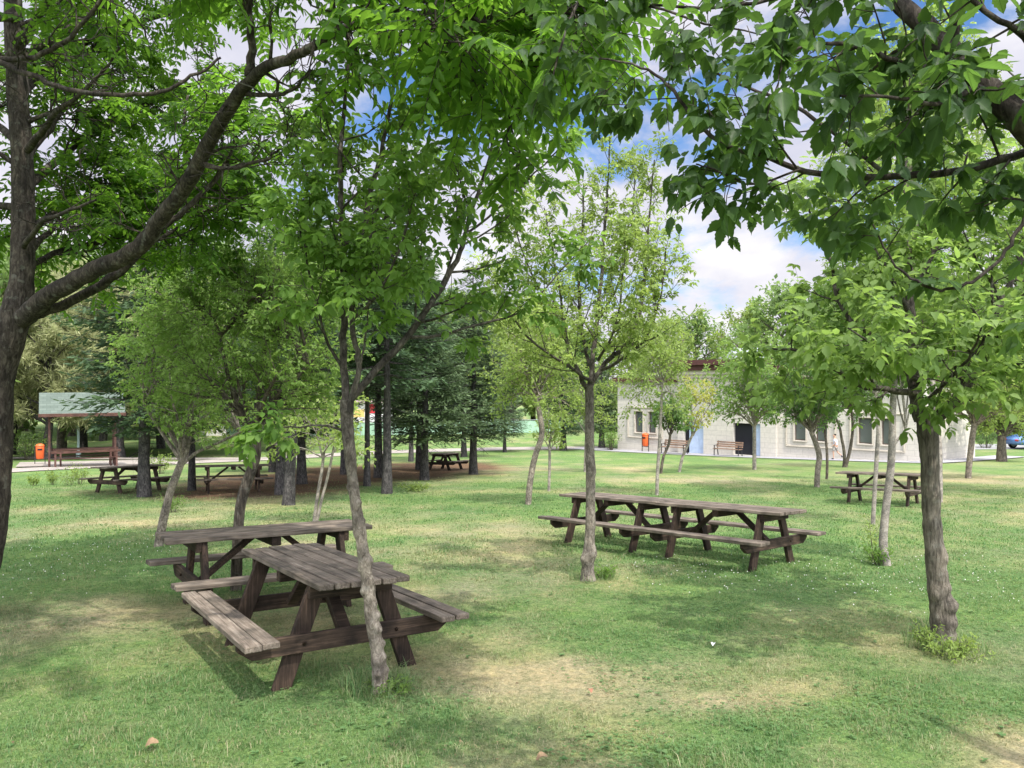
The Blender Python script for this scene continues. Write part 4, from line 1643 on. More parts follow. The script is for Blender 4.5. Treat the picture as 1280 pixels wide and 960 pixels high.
    def pinnate(s, Lr, Ll, pairs=7, ratio=.36, droop=.6, tpl=T8):
        p = np.concatenate(s.P); d = np.concatenate(s.D); sc = np.concatenate(s.S)
        r = s.r
        n = len(p)
        ax = unit(d * .55 + r.normal(0, .55, (n, 3)) * np.array([1, 1, .6]) + np.array([0, 0, .12]))
        Lx = Lr * (.6 + .6 * r.random(n)) * sc
        parts = []
        tint = clump_tint(r, p, 1.6)
        sd = unit(np.cross(np.array([0, 0, 1.0]) + r.normal(0, .25, (n, 3)), ax))
        for i in range(pairs + 1):
            t = .22 + .78 * i / pairs
            c = p + ax * (Lx * t)[:, None] + np.array([0, 0, -1.0]) * (Lx * droop * t * t * .5)[:, None]
            tg = unit(ax + np.array([0, 0, -1.0]) * (droop * t))
            nrm = unit(np.cross(tg, sd))
            nrm = np.where(nrm[:, 2:3] < 0, -nrm, nrm)
            lf = Ll * (Lx / Lr) * (1.05 - .35 * abs(t - .5))
            if i == pairs:
                parts.append((c, unit(tg + np.array([0, 0, -.25])), nrm, lf, tint))
            else:
                for sg in (-1, 1):
                    dd = unit(tg * .45 + sd * sg * .9 + np.array([0, 0, -.30]) + r.normal(0, .1, (n, 3)))
                    parts.append((c, dd, unit(nrm + r.normal(0, .15, (n, 3))), lf, tint))
        for a, b_, q in zip(p, ax, Lx):
            ts = np.linspace(0, 1, 4)
            pts = a + b_ * (q * ts)[:, None] + np.array([0, 0, -1.0]) * (q * droop * ts * ts * .5)[:, None]
            s.stalks.append(tube_arrays(pts, [.0032, .0026, .002, .0012], 3))
        o = np.concatenate([q[0] for q in parts]); dd = np.concatenate([q[1] for q in parts]); nn = np.concatenate([q[2] for q in parts])
        LL = np.concatenate([q[3] for q in parts]); tt = np.concatenate([q[4] for q in parts])
        tt = np.clip(tt + r.normal(0, .07, len(tt)), 0, 1)
        return leaf_arrays(o, dd, nn, LL, LL * ratio, tt, tpl)
    stalks = []

    def finish(s, name, label, cat, group, bark, leafmat, leaves, twig=None, crown='crown', tpl=None):
        root = thing(name, label, cat, tuple(s.base), None, group)
        b_ = s.base
        if s.thick:
            V, F = merge_tubes(s.thick)
            link('trunk', np_mesh('trunk', V - b_, F.ravel(), np.full(len(F), 4), True), bark, root)
        if s.thin:
            V, F = merge_tubes(s.thin)
            link('branches', np_mesh('branches', V - b_, F.ravel(), np.full(len(F), 4), True), twig or bark, root)
        if s.stalks:
            V, F = merge_tubes(s.stalks)
            Builder.stalks = []
        if leaves is not None:
            parts = leaves if isinstance(leaves, list) else [leaves]
            for q in parts:
                q[0][:] = q[0] - b_
            link(crown, leaf_mesh(crown, parts, tpl), leafmat, root)
        return root


PXS = 1.0


def px_line(base_depth, rows):
    """rows: (px, py, depth offset, diameter in px) measured on the photo"""
    pts, rad = [], []
    for a, b_, dd, w in rows:
        dp = base_depth + dd
        pts.append(at(a, b_, dp))
        rad.append(w * PXS * dp / 960 / 2)
    return pts, rad


def foliate(B, polys, n1, L1, ang1, n2, L2, ang2, nl, up1=.5, up2=.2, t0=.2, rr=.5, wig=.12, tipleaf=6, leaf_t0=.1):
    for P in polys:
        for q in B.side(P, n1, t0, 1.0, L1, ang1, up1, rr, 6, wig, 5):
            for w in B.side(q, n2, .2, 1.0, L2, ang2, up2, .6, 5, wig * 1.2, 4):
                B.sites(w, nl, leaf_t0)
            B.sites(q, tipleaf, .45)
        B.sites((P[0][-4:], P[1][-4:]), 5, .2)


# ------------------------------------------------------------------ the slender knobbly tree in front
D0 = gp(476, 866).y
PXS = 0.70
B = Builder(gp(476, 866), 21)
kn = []
_kr = random.Random(4)
_cl = [(866, 476), (830, 473), (790, 468), (740, 461), (690, 454), (640, 446), (600, 441)]
_ky = 838
_sd = 1
while _ky > 596:
    for (ya, xa_), (yb_, xb_) in zip(_cl, _cl[1:]):
        if yb_ <= _ky <= ya:
            xc = xa_ + (xb_ - xa_) * (ya - _ky) / (ya - yb_)
    big = 1.0 if _ky > 690 else .75
    kn.append((tuple(at(xc + _sd * _kr.uniform(6, 10), _ky, D0 - _kr.uniform(.0, .045))), _kr.uniform(.022, .032) * big, _kr.uniform(.014, .026) * big))
    if _kr.random() < .5:
        kn.append((tuple(at(xc + _kr.uniform(-4, 4), _ky + _kr.uniform(-6, 6), D0 - .055)), .024 * big, .018 * big))
    _sd = -_sd if _kr.random() < .8 else _sd
    _ky -= _kr.uniform(9, 19)
pts, rad = px_line(D0, [(478, 874, 0, 42), (475.5, 858, 0, 31), (475, 845, 0, 27), (472, 820, 0, 25), (467, 785, 0, 24), (461, 740, 0, 22), (454, 690, 0, 21), (446, 640, 0, 20), (441, 600, 0, 19), (437, 560, 0, 20), (433, 525, 0, 23), (434, 500, 0, 25)])
B.limb(pts, rad, 28, 12, 0, .2, [(a_, b_, c_ * 1.35) for a_, b_, c_ in kn])
L = []
dl = lambda rows, k=9: L.append(B.limb(*px_line(D0, rows), k, 4, .004, .06, None, False))
dl([(432, 508, 0, 15), (429, 437, .05, 13), (431, 378, .1, 12), (429, 311, .1, 11), (426, 259, .1, 10), (425, 200, .1, 9), (432, 120, .2, 7), (437, 40, .2, 5), (440, -40, .2, 3)])
dl([(436, 515, -.03, 12), (449, 457, -.08, 10), (443, 425, -.08, 10), (440, 394, 0, 10), (445, 350, .05, 12), (453, 299, .1, 11), (461, 247, .1, 10), (476, 196, .15, 8), (490, 120, .2, 6), (502, 50, .2, 4), (505, -30, .2, 2.5)])
dl([(438, 500, .03, 16), (452, 484, .05, 14), (476, 457, .1, 13), (512, 418, .2, 12), (552, 358, .3, 11), (575, 315, .4, 9), (583, 287, .45, 8), (603, 227, .5, 6), (615, 180, .5, 4.5), (628, 110, .5, 3)])
dl([(586, 290, .45, 5), (610, 272, .5, 4), (645, 240, .6, 3.5), (690, 195, .7, 2.6), (720, 170, .8, 1.6)], 6)
dl([(508, 422, .2, 6), (545, 420, .3, 5), (607, 403, .4, 4.2), (650, 390, .5, 3.4), (692, 350, .6, 2.6), (728, 308, .7, 1.6)], 6)
dl([(449, 459, -.08, 5), (457, 425, -.1, 4), (461, 382, -.1, 3), (470, 330, -.15, 2)], 5)
dl([(432, 540, 0, 5), (400, 532, -.1, 4), (350, 536, -.15, 3), (310, 540, -.2, 2)], 5)
dl([(429, 460, 0, 7), (410, 430, -.1, 5.5), (396, 380, -.2, 4.5), (380, 310, -.3, 3.2), (370, 250, -.4, 2)], 6)
dl([(440, 400, 0, 7), (470, 370, -.3, 5), (500, 310, -.5, 4), (520, 240, -.7, 2.5)], 6)
dl([(430, 350, .1, 7), (415, 290, .5, 5), (405, 220, .7, 4), (400, 140, .9, 2.5)], 6)
dl([(445, 345, .1, 7), (480, 300, .6, 5), (520, 230, .9, 4), (540, 150, 1.1, 2.5)], 6)
foliate(B, L[:3], 15, (.62, .35), 52, 5, (.24, .18), 48, 4, .35, .1, .22)
foliate(B, L[3:6], 7, (.30, .22), 50, 4, (.16, .14), 48, 4, .2, .0, .2)
foliate(B, L[7:], 10, (.42, .30), 52, 5, (.2, .16), 48, 4, .25, .0, .15)
foliate(B, L[6:7], 4, (.14, .10), 52, 2, (.1, .08), 48, 2, .1, .0, .5)
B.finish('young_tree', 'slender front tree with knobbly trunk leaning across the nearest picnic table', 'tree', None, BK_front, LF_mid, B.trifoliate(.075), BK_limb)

# ------------------------------------------------------------------ the stout tree at the right
D0 = gp(1180, 803).y
PXS = 0.65
B = Builder(gp(1180, 803), 22)
kn = [(tuple(at(a, b_, D0 - .07)), w, h_) for a, b_, w, h_ in [(1192, 755, .06, .05), (1160, 770, .06, .04), (1182, 735, .05, .04), (1156, 700, .05, .035), (1181, 700, .05, .035), (1188, 760, .05, .03), (1172, 745, .05, .03), (1180, 720, .05, .025), (1160, 690, .05, .025), (1180, 688, .05, .02), (1165, 655, .04, .02), (1170, 620, .04, .015), (1192, 778, .06, .03)]]
pts, rad = px_line(D0, [(1180, 813, 0, 74), (1180, 800, 0, 54), (1179, 786, 0, 44), (1177, 765, 0, 39), (1172, 735, 0, 36), (1169, 700, 0, 34), (1165, 650, 0, 33), (1163, 600, 0, 33), (1161, 560, 0, 35), (1159, 530, 0, 40), (1157, 515, 0, 38)])
B.limb(pts, rad, 24, 8, 0, .13, kn)
L = []
dl = lambda rows, k=9: L.append(B.limb(*px_line(D0, rows), k, 4, .005, .07, None, False))
dl([(1152, 525, 0, 28), (1144, 490, .05, 25), (1140, 455, .1, 22), (1138, 400, .1, 18), (1136, 340, .15, 14), (1133, 280, .2, 12), (1132, 210, .3, 9), (1136, 120, .4, 6), (1140, 40, .4, 4)])
dl([(1168, 525, 0, 25), (1196, 500, -.1, 24), (1215, 462, -.15, 21), (1235, 420, -.2, 17), (1250, 380, -.2, 13), (1275, 330, -.2, 10), (1300, 270, -.2, 7), (1330, 200, -.2, 4)])
dl([(1148, 492, 0, 14), (1110, 487, -.1, 12), (1075, 482, -.2, 10), (1048, 465, -.3, 8), (1012, 442, -.4, 6), (965, 436, -.5, 4)], 7)
dl([(1212, 500, -.1, 8), (1245, 474, -.3, 7), (1285, 446, -.5, 6), (1340, 420, -.7, 4)], 6)
dl([(1138, 440, .1, 12), (1100, 422, .5, 10), (1068, 405, .7, 9), (1048, 375, .8, 8.5), (1040, 333, .9, 7.5), (1030, 300, 1.0, 6), (1010, 262, 1.1, 4), (1000, 230, 1.2, 2.5)], 7)
dl([(1140, 400, .1, 10), (1115, 350, -.2, 8), (1085, 300, -.4, 6), (1060, 250, -.5, 4)], 7)
dl([(1138, 370, .1, 9), (1165, 320, .2, 7), (1190, 260, .3, 6), (1210, 190, .3, 4)], 7)
dl([(1145, 475, 0, 9), (1120, 455, -.7, 7), (1090, 430, -1.1, 5), (1060, 410, -1.4, 3)], 6)
dl([(1160, 500, 0, 9), (1190, 470, -.6, 7), (1215, 440, -1.0, 5), (1230, 400, -1.3, 3)], 6)
dl([(1150, 480, 0, 9), (1170, 440, .7, 7), (1190, 400, 1.1, 5), (1220, 350, 1.4, 3)], 6)
foliate(B, L[:2], 13, (.75, .45), 55, 6, (.28, .2), 48, 4, .3, .1, .12)
foliate(B, L[2:5], 10, (.42, .32), 55, 5, (.22, .18), 48, 4, .2, .0, .2)
foliate(B, L[5:], 9, (.5, .35), 55, 5, (.24, .18), 48, 4, .2, .0, .15)
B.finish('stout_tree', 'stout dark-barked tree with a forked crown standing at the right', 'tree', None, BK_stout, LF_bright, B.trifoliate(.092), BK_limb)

# ------------------------------------------------------------------ the grey-barked airy tree before the long table
D0 = gp(735, 725).y
PXS = 0.76
B = Builder(gp(735, 725), 23)
kn = [(tuple(at(a, b_, D0 - .04)), w, h_) for a, b_, w, h_ in [(741, 692, .07, .045), (729, 699, .06, .04), (744, 588, .05, .028), (733, 575, .04, .022), (732, 640, .04, .016), (744, 655, .04, .016), (743, 610, .035, .018), (733, 540, .035, .016)]]
pts, rad = px_line(D0, [(735, 729, 0, 32), (735, 719, 0, 23), (735, 708, 0, 20), (736, 690, 0, 18), (738, 650, 0, 16), (738, 590, 0, 15), (737, 540, 0, 15), (737, 500, 0, 14), (736, 482, 0, 15)])
B.limb(pts, rad, 16, 7, 0, .08, kn)
L = []
dl = lambda rows, k=7: L.append(B.limb(*px_line(D0, rows), k, 4, .006, .05, None, False))
dl([(735, 488, 0, 9), (722, 462, -.1, 7), (712, 440, -.1, 6.5), (706, 410, -.1, 5.5), (700, 370, -.2, 4), (690, 310, -.2, 3), (680, 260, -.2, 2)])
dl([(737, 485, 0, 9), (741, 450, .1, 8), (746, 400, .2, 7), (752, 340, .2, 6), (756, 285, .3, 4.5), (760, 220, .3, 3), (762, 170, .3, 2)])
dl([(738, 484, 0, 9), (752, 458, .1, 8), (770, 442, .1, 8), (788, 425, .1, 7), (800, 390, .1, 5.5), (808, 330, .1, 4.5), (812, 270, .1, 3.5), (818, 200, .1, 2)])
dl([(742, 470, .1, 7), (730, 430, .4, 6), (724, 370, .5, 5), (727, 300, .6, 4), (730, 230, .6, 2.5)])
dl([(752, 462, 0, 6), (782, 446, -.3, 5), (810, 418, -.5, 4), (826, 370, -.6, 3), (832, 310, -.6, 2)])
dl([(740, 478, 0, 6), (712, 458, -.4, 5), (672, 432, -.6, 4), (640, 395, -.8, 3), (620, 350, -.9, 2)])
dl([(748, 400, .2, 5), (775, 350, .5, 4), (790, 280, .6, 3), (795, 210, .6, 2)])
dl([(706, 412, -.1, 4.5), (680, 370, .1, 3.5), (655, 320, .3, 2.6), (640, 270, .4, 1.8)])
dl([(748, 450, 0, 5), (765, 420, -.7, 4), (776, 370, -.9, 3), (782, 300, -1, 2)])
foliate(B, L, 14, (.54, .34), 34, 5, (.24, .18), 42, 5, .75, .3, .1, .45, .08)
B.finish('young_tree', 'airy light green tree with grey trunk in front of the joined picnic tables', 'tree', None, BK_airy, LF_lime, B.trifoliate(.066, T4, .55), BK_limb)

# ------------------------------------------------------------------ the big spreading tree at the left edge
D0 = 7.4
PXS = 0.73
q = at(-45, 775, D0)
q.z = g0(q.y)
B = Builder(q, 24)
kn = [(tuple(at(a, b_, D0 - .2)), w, h_) for a, b_, w, h_ in [(10, 610, .09, .05), (14, 600, .06, .04), (5, 640, .08, .03), (20, 470, .08, .02)]]
pts, rad = px_line(D0, [(-52, 800, 0, 90), (-38, 750, 0, 66), (-20, 695, 0, 54), (-10, 640, 0, 50), (-5, 580, 0, 48), (-4, 520, 0, 48), (-2, 470, 0, 50), (8, 430, 0, 54), (20, 390, 0, 48), (27, 350, 0, 38), (29, 280, 0, 36), (28, 200, 0, 34), (22, 120, 0, 32), (18, 40, 0, 30), (14, -60, 0, 26), (8, -180, .1, 20), (6, -320, .2, 10)])
stem = B.limb(pts, rad, 22, 6, 0, .09, kn)
L = []
dl = lambda rows, k=10, w=.006: L.append(B.limb(*px_line(D0, rows), k, 5, w, .09))
dl([(28, 398, -.05, 34), (68, 366, -.3, 31), (120, 337, -.5, 29), (165, 315, -.7, 28), (205, 270, -.9, 26), (240, 220, -1.2, 25), (270, 162, -1.5, 24), (300, 116, -1.8, 22), (330, 86, -2.1, 19), (380, 65, -2.4, 16), (430, 36, -2.6, 14), (500, 18, -2.9, 12), (570, 20, -3.1, 9), (640, 34, -3.3, 6)], 14)
dl([(44, 393, -.1, 18), (90, 376, -.1, 17), (150, 340, -.2, 15), (195, 292, -.2, 12), (230, 262, -.2, 10), (280, 210, -.1, 7), (300, 150, 0, 5)])
dl([(311, 95, -1.85, 16), (316, 55, -1.9, 14), (311, 10, -2.0, 12), (318, -50, -2.1, 9), (330, -120, -2.2, 6)])
dl([(22, 20, 0, 16), (-70, 30, -1.2, 13), (-60, 55, -2.0, 11), (10, 82, -2.3, 10), (70, 108, -2.4, 9), (130, 118, -2.5, 8), (190, 117, -2.5, 7), (240, 96, -2.5, 5.5), (276, 72, -2.5, 4)])
dl([(-40, 62, -2.1, 10), (30, 74, -2.3, 9), (80, 52, -2.4, 8), (110, 20, -2.5, 7), (140, -20, -2.6, 5)])
dl([(30, 200, 0, 16), (60, 160, .5, 12), (100, 100, .9, 9), (130, 30, 1.3, 6)])
dl([(32, 190, 0, 14), (56, 160, -.5, 11), (70, 140, -1.0, 9), (110, 110, -1.3, 6), (150, 60, -1.5, 4)])
dl([(300, 118, -1.8, 9), (340, 118, -2.0, 7), (368, 110, -2.1, 6), (388, 86, -2.1, 4)])
dl([(460, 30, -2.75, 8), (520, 20, -2.6, 7), (580, 0, -2.5, 5), (640, -30, -2.4, 3)])
dl([(540, 24, -3.0, 7), (590, 30, -3.3, 6), (650, 22, -3.5, 5), (710, 10, -3.6, 3)])
dl([(230, 240, -1.1, 9), (240, 215, -.6, 8), (228, 170, -.2, 6), (235, 120, .2, 4)])
dl([(250, 205, -1.3, 9), (290, 210, -1.6, 7), (330, 200, -1.8, 5.5), (352, 182, -1.9, 4)])
dl([(24, 60, 0, 14), (60, 0, -.8, 11), (120, -80, -1.5, 8), (200, -140, -2.2, 5)])
dl([(16, -20, 0, 14), (60, -90, .6, 11), (140, -160, 1.0, 8), (240, -200, 1.2, 5)])
dl([(180, 300, -.75, 8), (200, 300, .1, 7), (240, 270, .8, 5), (290, 250, 1.3, 3.5)])
dl([(27, 330, 0, 12), (60, 290, .4, 9), (100, 260, .8, 7), (150, 235, 1.1, 5)])
dl([(28, 310, 0, 10), (50, 280, -.8, 8), (80, 265, -1.3, 6), (120, 250, -1.7, 4)])
# limbs reaching back behind the stem and out over the viewer's head
NB = len(L)
dl([(28, 240, 0, 16), (90, 185, 1.0, 12), (170, 135, 1.9, 9), (270, 95, 2.6, 6)])
dl([(24, 120, 0, 16), (90, 60, 1.1, 12), (190, 22, 2.0, 9), (330, -10, 2.6, 6)])
dl([(28, 290, 0, 14), (100, 252, 1.0, 11), (190, 225, 1.8, 8), (290, 205, 2.4, 5)])
dl([(29, 335, 0, 12), (80, 312, .9, 9), (150, 298, 1.6, 7), (220, 290, 2.1, 4)])
dl([(22, 80, 0, 14), (110, 20, .5, 11), (230, -40, .9, 8), (380, -70, 1.2, 5)])
dl([(26, 180, 0, 14), (-40, 130, .8, 10), (-90, 100, 1.4, 7)])
dl([(27, 260, 0, 14), (-50, 250, .6, 10), (-110, 235, 1.0, 7)])
for e_ in ((-3.6, 3.0, 5.6), (-2.2, 2.2, 5.9), (-4.4, 1.6, 5.4), (-2.9, .9, 5.7)):
    a_ = at(16, -40, D0)
    e_ = Vector(e_)
    m_ = a_.lerp(e_, .5) + Vector((0, 0, .35))
    L.append(B.limb([a_, m_, e_], [.07, .045, .012], 8, 5, .02, .08))
BARE = {3, 4, 6, 7, 10, 11, 16}
T0 = {0: .74, 1: .6}
for i, P in enumerate(L):
    over = i >= NB + 7
    t0_ = T0.get(i, .28)
    if i in BARE or i in (0, 1):
        # knobbly leafless twigs
        for q_ in B.side(P, 12 if i == 0 else 9, .3, 1.0, (.38, .26), 55, .55, .4, 6, .3, 5, 0, .003, .016):
            for w_ in B.side(q_, 3, .3, 1.0, (.2, .14), 45, .5, .7, 5, .32, 4, 0, .0025):
                B.side(w_, 2, .4, 1.0, (.09, .07), 45, .4, .8, 4, .3, 3, 0, .002)
        if i in BARE:
            continue
    for q_ in B.side(P, 15 if over else 13, t0_, 1.0, (.62, .46), 58, .35, .42, 6, .24, 5, 0, .004, .02):
        for w_ in B.side(q_, 5, .25, 1.0, (.26, .2), 50, .3, .8, 5, .28, 4, 0, .004):
            B.sites(w_, 3, .5)
        B.sites(q_, 3, .65)
    B.sites((P[0][-3:], P[1][-3:]), 5, .2)
for q_ in B.side(stem, 12, .5, 1.0, (1.0, .8), 55, .4, .3, 6, .2, 5, 0, .004, .03):
    for w_ in B.side(q_, 5, .3, 1.0, (.3, .25), 50, .3, .8, 5, .25, 4, 0, .004):
        B.sites(w_, 3, .5)
    B.sites(q_, 3, .7)
lv = B.pinnate(.38, .098, 6, .42, .6)
bt = list(Builder.stalks)
B.thin += bt
Builder.stalks = []
B.finish('spreading_tree', 'big dark-limbed tree at the left edge, its long bough arching across the top', 'tree', None, BK_big, LF_pin, lv)

# ------------------------------------------------------------------ the tree whose boughs hang into the top right
tx, ty = 3.7, 2.3
PXS = 1.0
B = Builder((tx, ty, g0(ty)), 25)
tr = [Vector((tx, ty, g0(ty) - .05)), Vector((tx - .02, ty, .6)), Vector((tx + .03, ty, 1.3)), Vector((tx, ty + .02, 2.0)), Vector((tx + .05, ty, 2.7)), Vector((tx, ty, 3.6)), Vector((tx + .1, ty, 4.6))]
B.limb(tr, [.19, .14, .13, .12, .10, .07, .03], 16, 6, 0, .1)
L = []
def dl(rows, first, k=9):
    pts, rad = px_line(0, rows)
    L.append(B.limb([first] + pts, [rad[0] * 1.1] + rad, k, 5, .002, .07))
dl([(1500, 330, 2.35, 38), (1370, 250, 2.3, 36), (1285, 160, 2.3, 33), (1222, 98, 2.35, 29), (1165, 42, 2.4, 25), (1118, -5, 2.45, 21), (1060, -70, 2.5, 15), (990, -120, 2.6, 10), (900, -150, 2.7, 5)], tr[3] + Vector((-.03, 0, -.1)), 14)
dl([(1480, 110, 2.4, 18), (1350, 170, 2.4, 13), (1280, 190, 2.4, 11), (1205, 212, 2.4, 10), (1110, 221, 2.4, 9), (1020, 217, 2.45, 8), (955, 196, 2.5, 7), (905, 181, 2.55, 6), (868, 150, 2.6, 5), (835, 105, 2.65, 4), (790, 80, 2.7, 3), (720, 70, 2.8, 2)], tr[3] + Vector((0, 0, .25)), 10)
dl([(1420, 240, 2.2, 8), (1310, 240, 2.15, 6), (1272, 290, 2.15, 5), (1248, 325, 2.15, 4.6), (1215, 352, 2.15, 4.2), (1175, 362, 2.15, 3.8), (1140, 348, 2.17, 3.2), (1110, 318, 2.2, 2.6), (1090, 275, 2.2, 1.8)], tr[3] + Vector((-.05, -.05, .05)), 7)
dl([(1190, 90, 2.3, 9), (1130, 80, 2.2, 7), (1075, 60, 2.1, 6), (1020, 55, 2.05, 4), (960, 70, 2.0, 2.5)], at(1215, 92, 2.35), 7)
dl([(1130, -20, 2.5, 8), (1040, -20, 2.6, 6), (960, 0, 2.7, 5), (880, 10, 2.8, 4), (800, 5, 2.9, 3)], at(1118, -5, 2.45), 7)
dl([(1220, 110, 2.2, 8), (1170, 130, 2.1, 6), (1110, 120, 2.0, 4.5), (1050, 120, 1.95, 3)], at(1240, 120, 2.3), 7)
dl([(1020, 150, 2.5, 5), (960, 120, 2.6, 4), (900, 95, 2.7, 3), (850, 60, 2.8, 2)], at(1110, 220, 2.4), 6)
dl([(940, 230, 2.5, 3), (900, 215, 2.5, 2.5), (870, 205, 2.5, 2)], at(1000, 212, 2.45), 5)
dl([(1290, 60, 2.2, 9), (1240, 20, 2.1, 7), (1190, -20, 2.1, 5), (1130, -50, 2.1, 3)], at(1330, 200, 2.3), 7)
dl([(740, -30, 2.9, 5), (720, 10, 2.85, 4), (700, 60, 2.8, 3), (690, 100, 2.8, 2)], at(900, -150, 2.7), 6)
foliate(B, L[:1], 17, (.40, .28), 60, 4, (.15, .12), 48, 3, .1, -.2, .34, .35, .12, 4)
foliate(B, L[1:2], 22, (.17, .22), 58, 2, (.11, .10), 48, 3, -.1, -.3, .50, .4, .12, 4)
foliate(B, L[2:3], 6, (.10, .10), 60, 1, (.07, .06), 48, 2, .1, -.2, .30, .5, .12, 3)
foliate(B, [L[3], L[8]], 10, (.24, .18), 58, 2, (.12, .10), 48, 3, -.1, -.3, .1, .45, .12, 4)
foliate(B, [L[4], L[5], L[6], L[7], L[9]], 6, (.22, .16), 58, 2, (.12, .10), 48, 2, -.1, -.3, .2, .45, .12, 3)
# a bare twig against the sky
B.thin.append(tube_arrays([tuple(at(800, 5, 2.9)), tuple(at(830, 12, 2.8)), tuple(at(880, 30, 2.72)), tuple(at(930, 38, 2.7)), tuple(at(968, 48, 2.7))], [.006, .005, .004, .003, .0015], 5))
B.thin.append(tube_arrays([tuple(at(895, 33, 2.7)), tuple(at(902, 50, 2.7)), tuple(at(906, 68, 2.7))], [.003, .002, .001], 4))
B.thin.append(tube_arrays([tuple(at(905, 35, 2.7)), tuple(at(940, 20, 2.68)), tuple(at(962, 40, 2.66))], [.002, .0015, .001], 4))
B.finish('overhanging_tree', 'tree out at the right edge whose dark leafy boughs hang across the upper right', 'tree', None, BK_big, LF_near, B.trifoliate(.066, TT, .62, .6, .35, 4), tpl=TT)


# ------------------------------------------------------------------ young trees over the lawn
PXS = .85
def crown_tree(name, label, rows, crown, nl, leafmat, bark, leaf, seed, cat='tree', group=None, forks=(), lf='simple', n1=7, n2=4, nlv=5, per=1, depth=None, ratio=.55, base=None, L1=None, dens=1.0):
    """rows: trunk as (px, py, 0, diameter px); crown: (x centre px, y top, y bottom, half width px)"""
    q = base or gp(rows[0][0], rows[0][1])
    d0 = q.y
    B = Builder(q, seed)
    pts, rad = px_line(d0, rows)
    pts[0] = Vector((q.x, q.y, q.z - .03))
    trunk = B.limb(pts, rad, 10, 5, 0, .07)
    for f in forks:
        p2, r2 = px_line(d0, f)
        B.limb(p2, r2, 8, 4, 0, .05)
    c = at(crown[0], (crown[1] + crown[2]) / 2, d0)
    hw = crown[3] * d0 / 960
    hh = (crown[2] - crown[1]) / 2 * d0 / 960
    L = []
    P = trunk[0]
    ends = [np.array(f_) for f_ in []]
    top = np.array(tuple(at(crown[0], crown[1], d0)))
    r = B.r
    tips = [np.array(tuple(px_line(d0, f)[0][-1])) for f in forks] or [P[-1]]
    nl = int(nl * 1.35)
    leaf *= 1.15 if d0 < 25 else 1.45
    for i in range(nl):
        az = i * 2.399 + r.random() * .7
        v = -.62 + 1.6 * ((i + .5) / nl) ** .8
        v = min(v, .97)
        rad_ = math.sqrt(max(0.05, 1 - v * v)) * (.75 + .25 * r.random())
        end = np.array((c.x + hw * rad_ * math.cos(az), c.y + hw * rad_ * math.sin(az), c.z + hh * v))
        zs = P[-1][2]
        st = tips[i % len(tips)].copy()
        if v < .1 and len(P) > 6:
            st = P[-1 - min(len(P) - 2, int(r.integers(0, 3)))].copy()
        m1 = st + (end - st) * .35 + np.array((0, 0, .10 * hh))
        m2 = st + (end - st) * .7 + np.array((0, 0, .08 * hh)) + r.normal(0, .04 * hw, 3)
        rb = rad[-1] * (.62 if i < 4 else .4)
        L.append(B.limb([st, m1, m2, end], [rb, rb * .7, rb * .42, rb * .15], 6, 3, .01 * hw, 0, None, False))
    if L1 is None:
        L1 = (.5 * hw + .1, .28 * hw + .06)
    foliate(B, L, n1 + 1, L1, 48, n2 + 1, (L1[0] * .42, L1[1] * .45), 46, nlv, .3, .1, .18, .5, .12, 5)
    if lf == 'simple':
        lv = B.simple(leaf, ratio, T4, per)
    else:
        lv = B.trifoliate(leaf, T4, ratio)
    return B.finish(name, label, cat, group, bark, leafmat, lv)


crown_tree('young_tree', 'dark curved-trunk tree rising behind the table half hidden at the left', [(295, 738, 0, 18), (296, 700, 0, 16), (298, 660, 0, 15), (301, 630, 0, 15), (309, 602, 0, 16), (318, 577, 0, 15), (320, 555, 0, 15), (313, 538, 0, 14)],
           (330, 315, 528, 112), 18, LF_young, BK_dark, .046, 31, forks=[[(311, 540, 0, 10), (300, 510, 0, 8), (284, 465, 0, 6), (275, 420, 0, 4)], [(316, 542, 0, 9), (324, 490, 0, 7), (331, 435, 0, 6), (336, 380, 0, 4)], [(318, 548, 0, 9), (350, 500, 0, 7), (385, 455, 0, 4)]], lf='tri', n1=9, n2=5, nlv=4)
crown_tree('young_tree', 'leaning thin tree with pale ringed trunk beside the left table end', [(198, 683, 0, 14), (204, 650, 0, 12.5), (213, 615, 0, 11.5), (222, 590, 0, 11), (229, 572, 0, 10)],
           (217, 338, 540, 74), 15, LF_young, BK_knob, .055, 32, forks=[[(226, 582, 0, 6), (245, 566, 0, 5), (268, 556, 0, 4), (300, 540, 0, 3)], [(227, 576, 0, 7), (205, 545, 0, 5), (180, 505, 0, 4)], [(229, 574, 0, 8), (236, 520, 0, 6), (242, 470, 0, 5), (246, 420, 0, 3)]], lf='tri', n1=8, n2=4, nlv=4)
crown_tree('sapling', 'pair of thin pale stems with light leaves in front of the leaning conifer trunk', [(392, 655, 0, 5.5), (397, 620, 0, 5), (402, 590, 0, 4.5), (405, 565, 0, 4)],
           (395, 490, 590, 62), 9, LF_lime, BK_pale, .085, 33, forks=[[(396, 652, 0, 4.5), (402, 625, 0, 4.2), (411, 590, 0, 4), (418, 555, 0, 3)], [(404, 575, 0, 3), (395, 540, 0, 2)]], n1=5, n2=3, nlv=5)
crown_tree('young_tree', 'bent slender tree with lime green crown between the conifers and the airy tree', [(660, 631, 0, 9.5), (663, 600, 0, 9), (669, 570, 0, 9), (677, 545, 0, 8.5), (675, 520, 0, 8), (670, 500, 0, 7)],
           (668, 385, 548, 58), 17, LF_lime, BK_knob, .085, 34, n1=6, n2=4, nlv=6)
crown_tree('sapling', 'thin pale-stemmed sapling just right of the bent slender tree', [(686, 614, 0, 4.5), (687, 580, 0, 4), (687, 555, 0, 3.5)], (687, 500, 572, 20), 6, LF_lime, BK_pale, .08, 35, n1=4, n2=3, nlv=5)
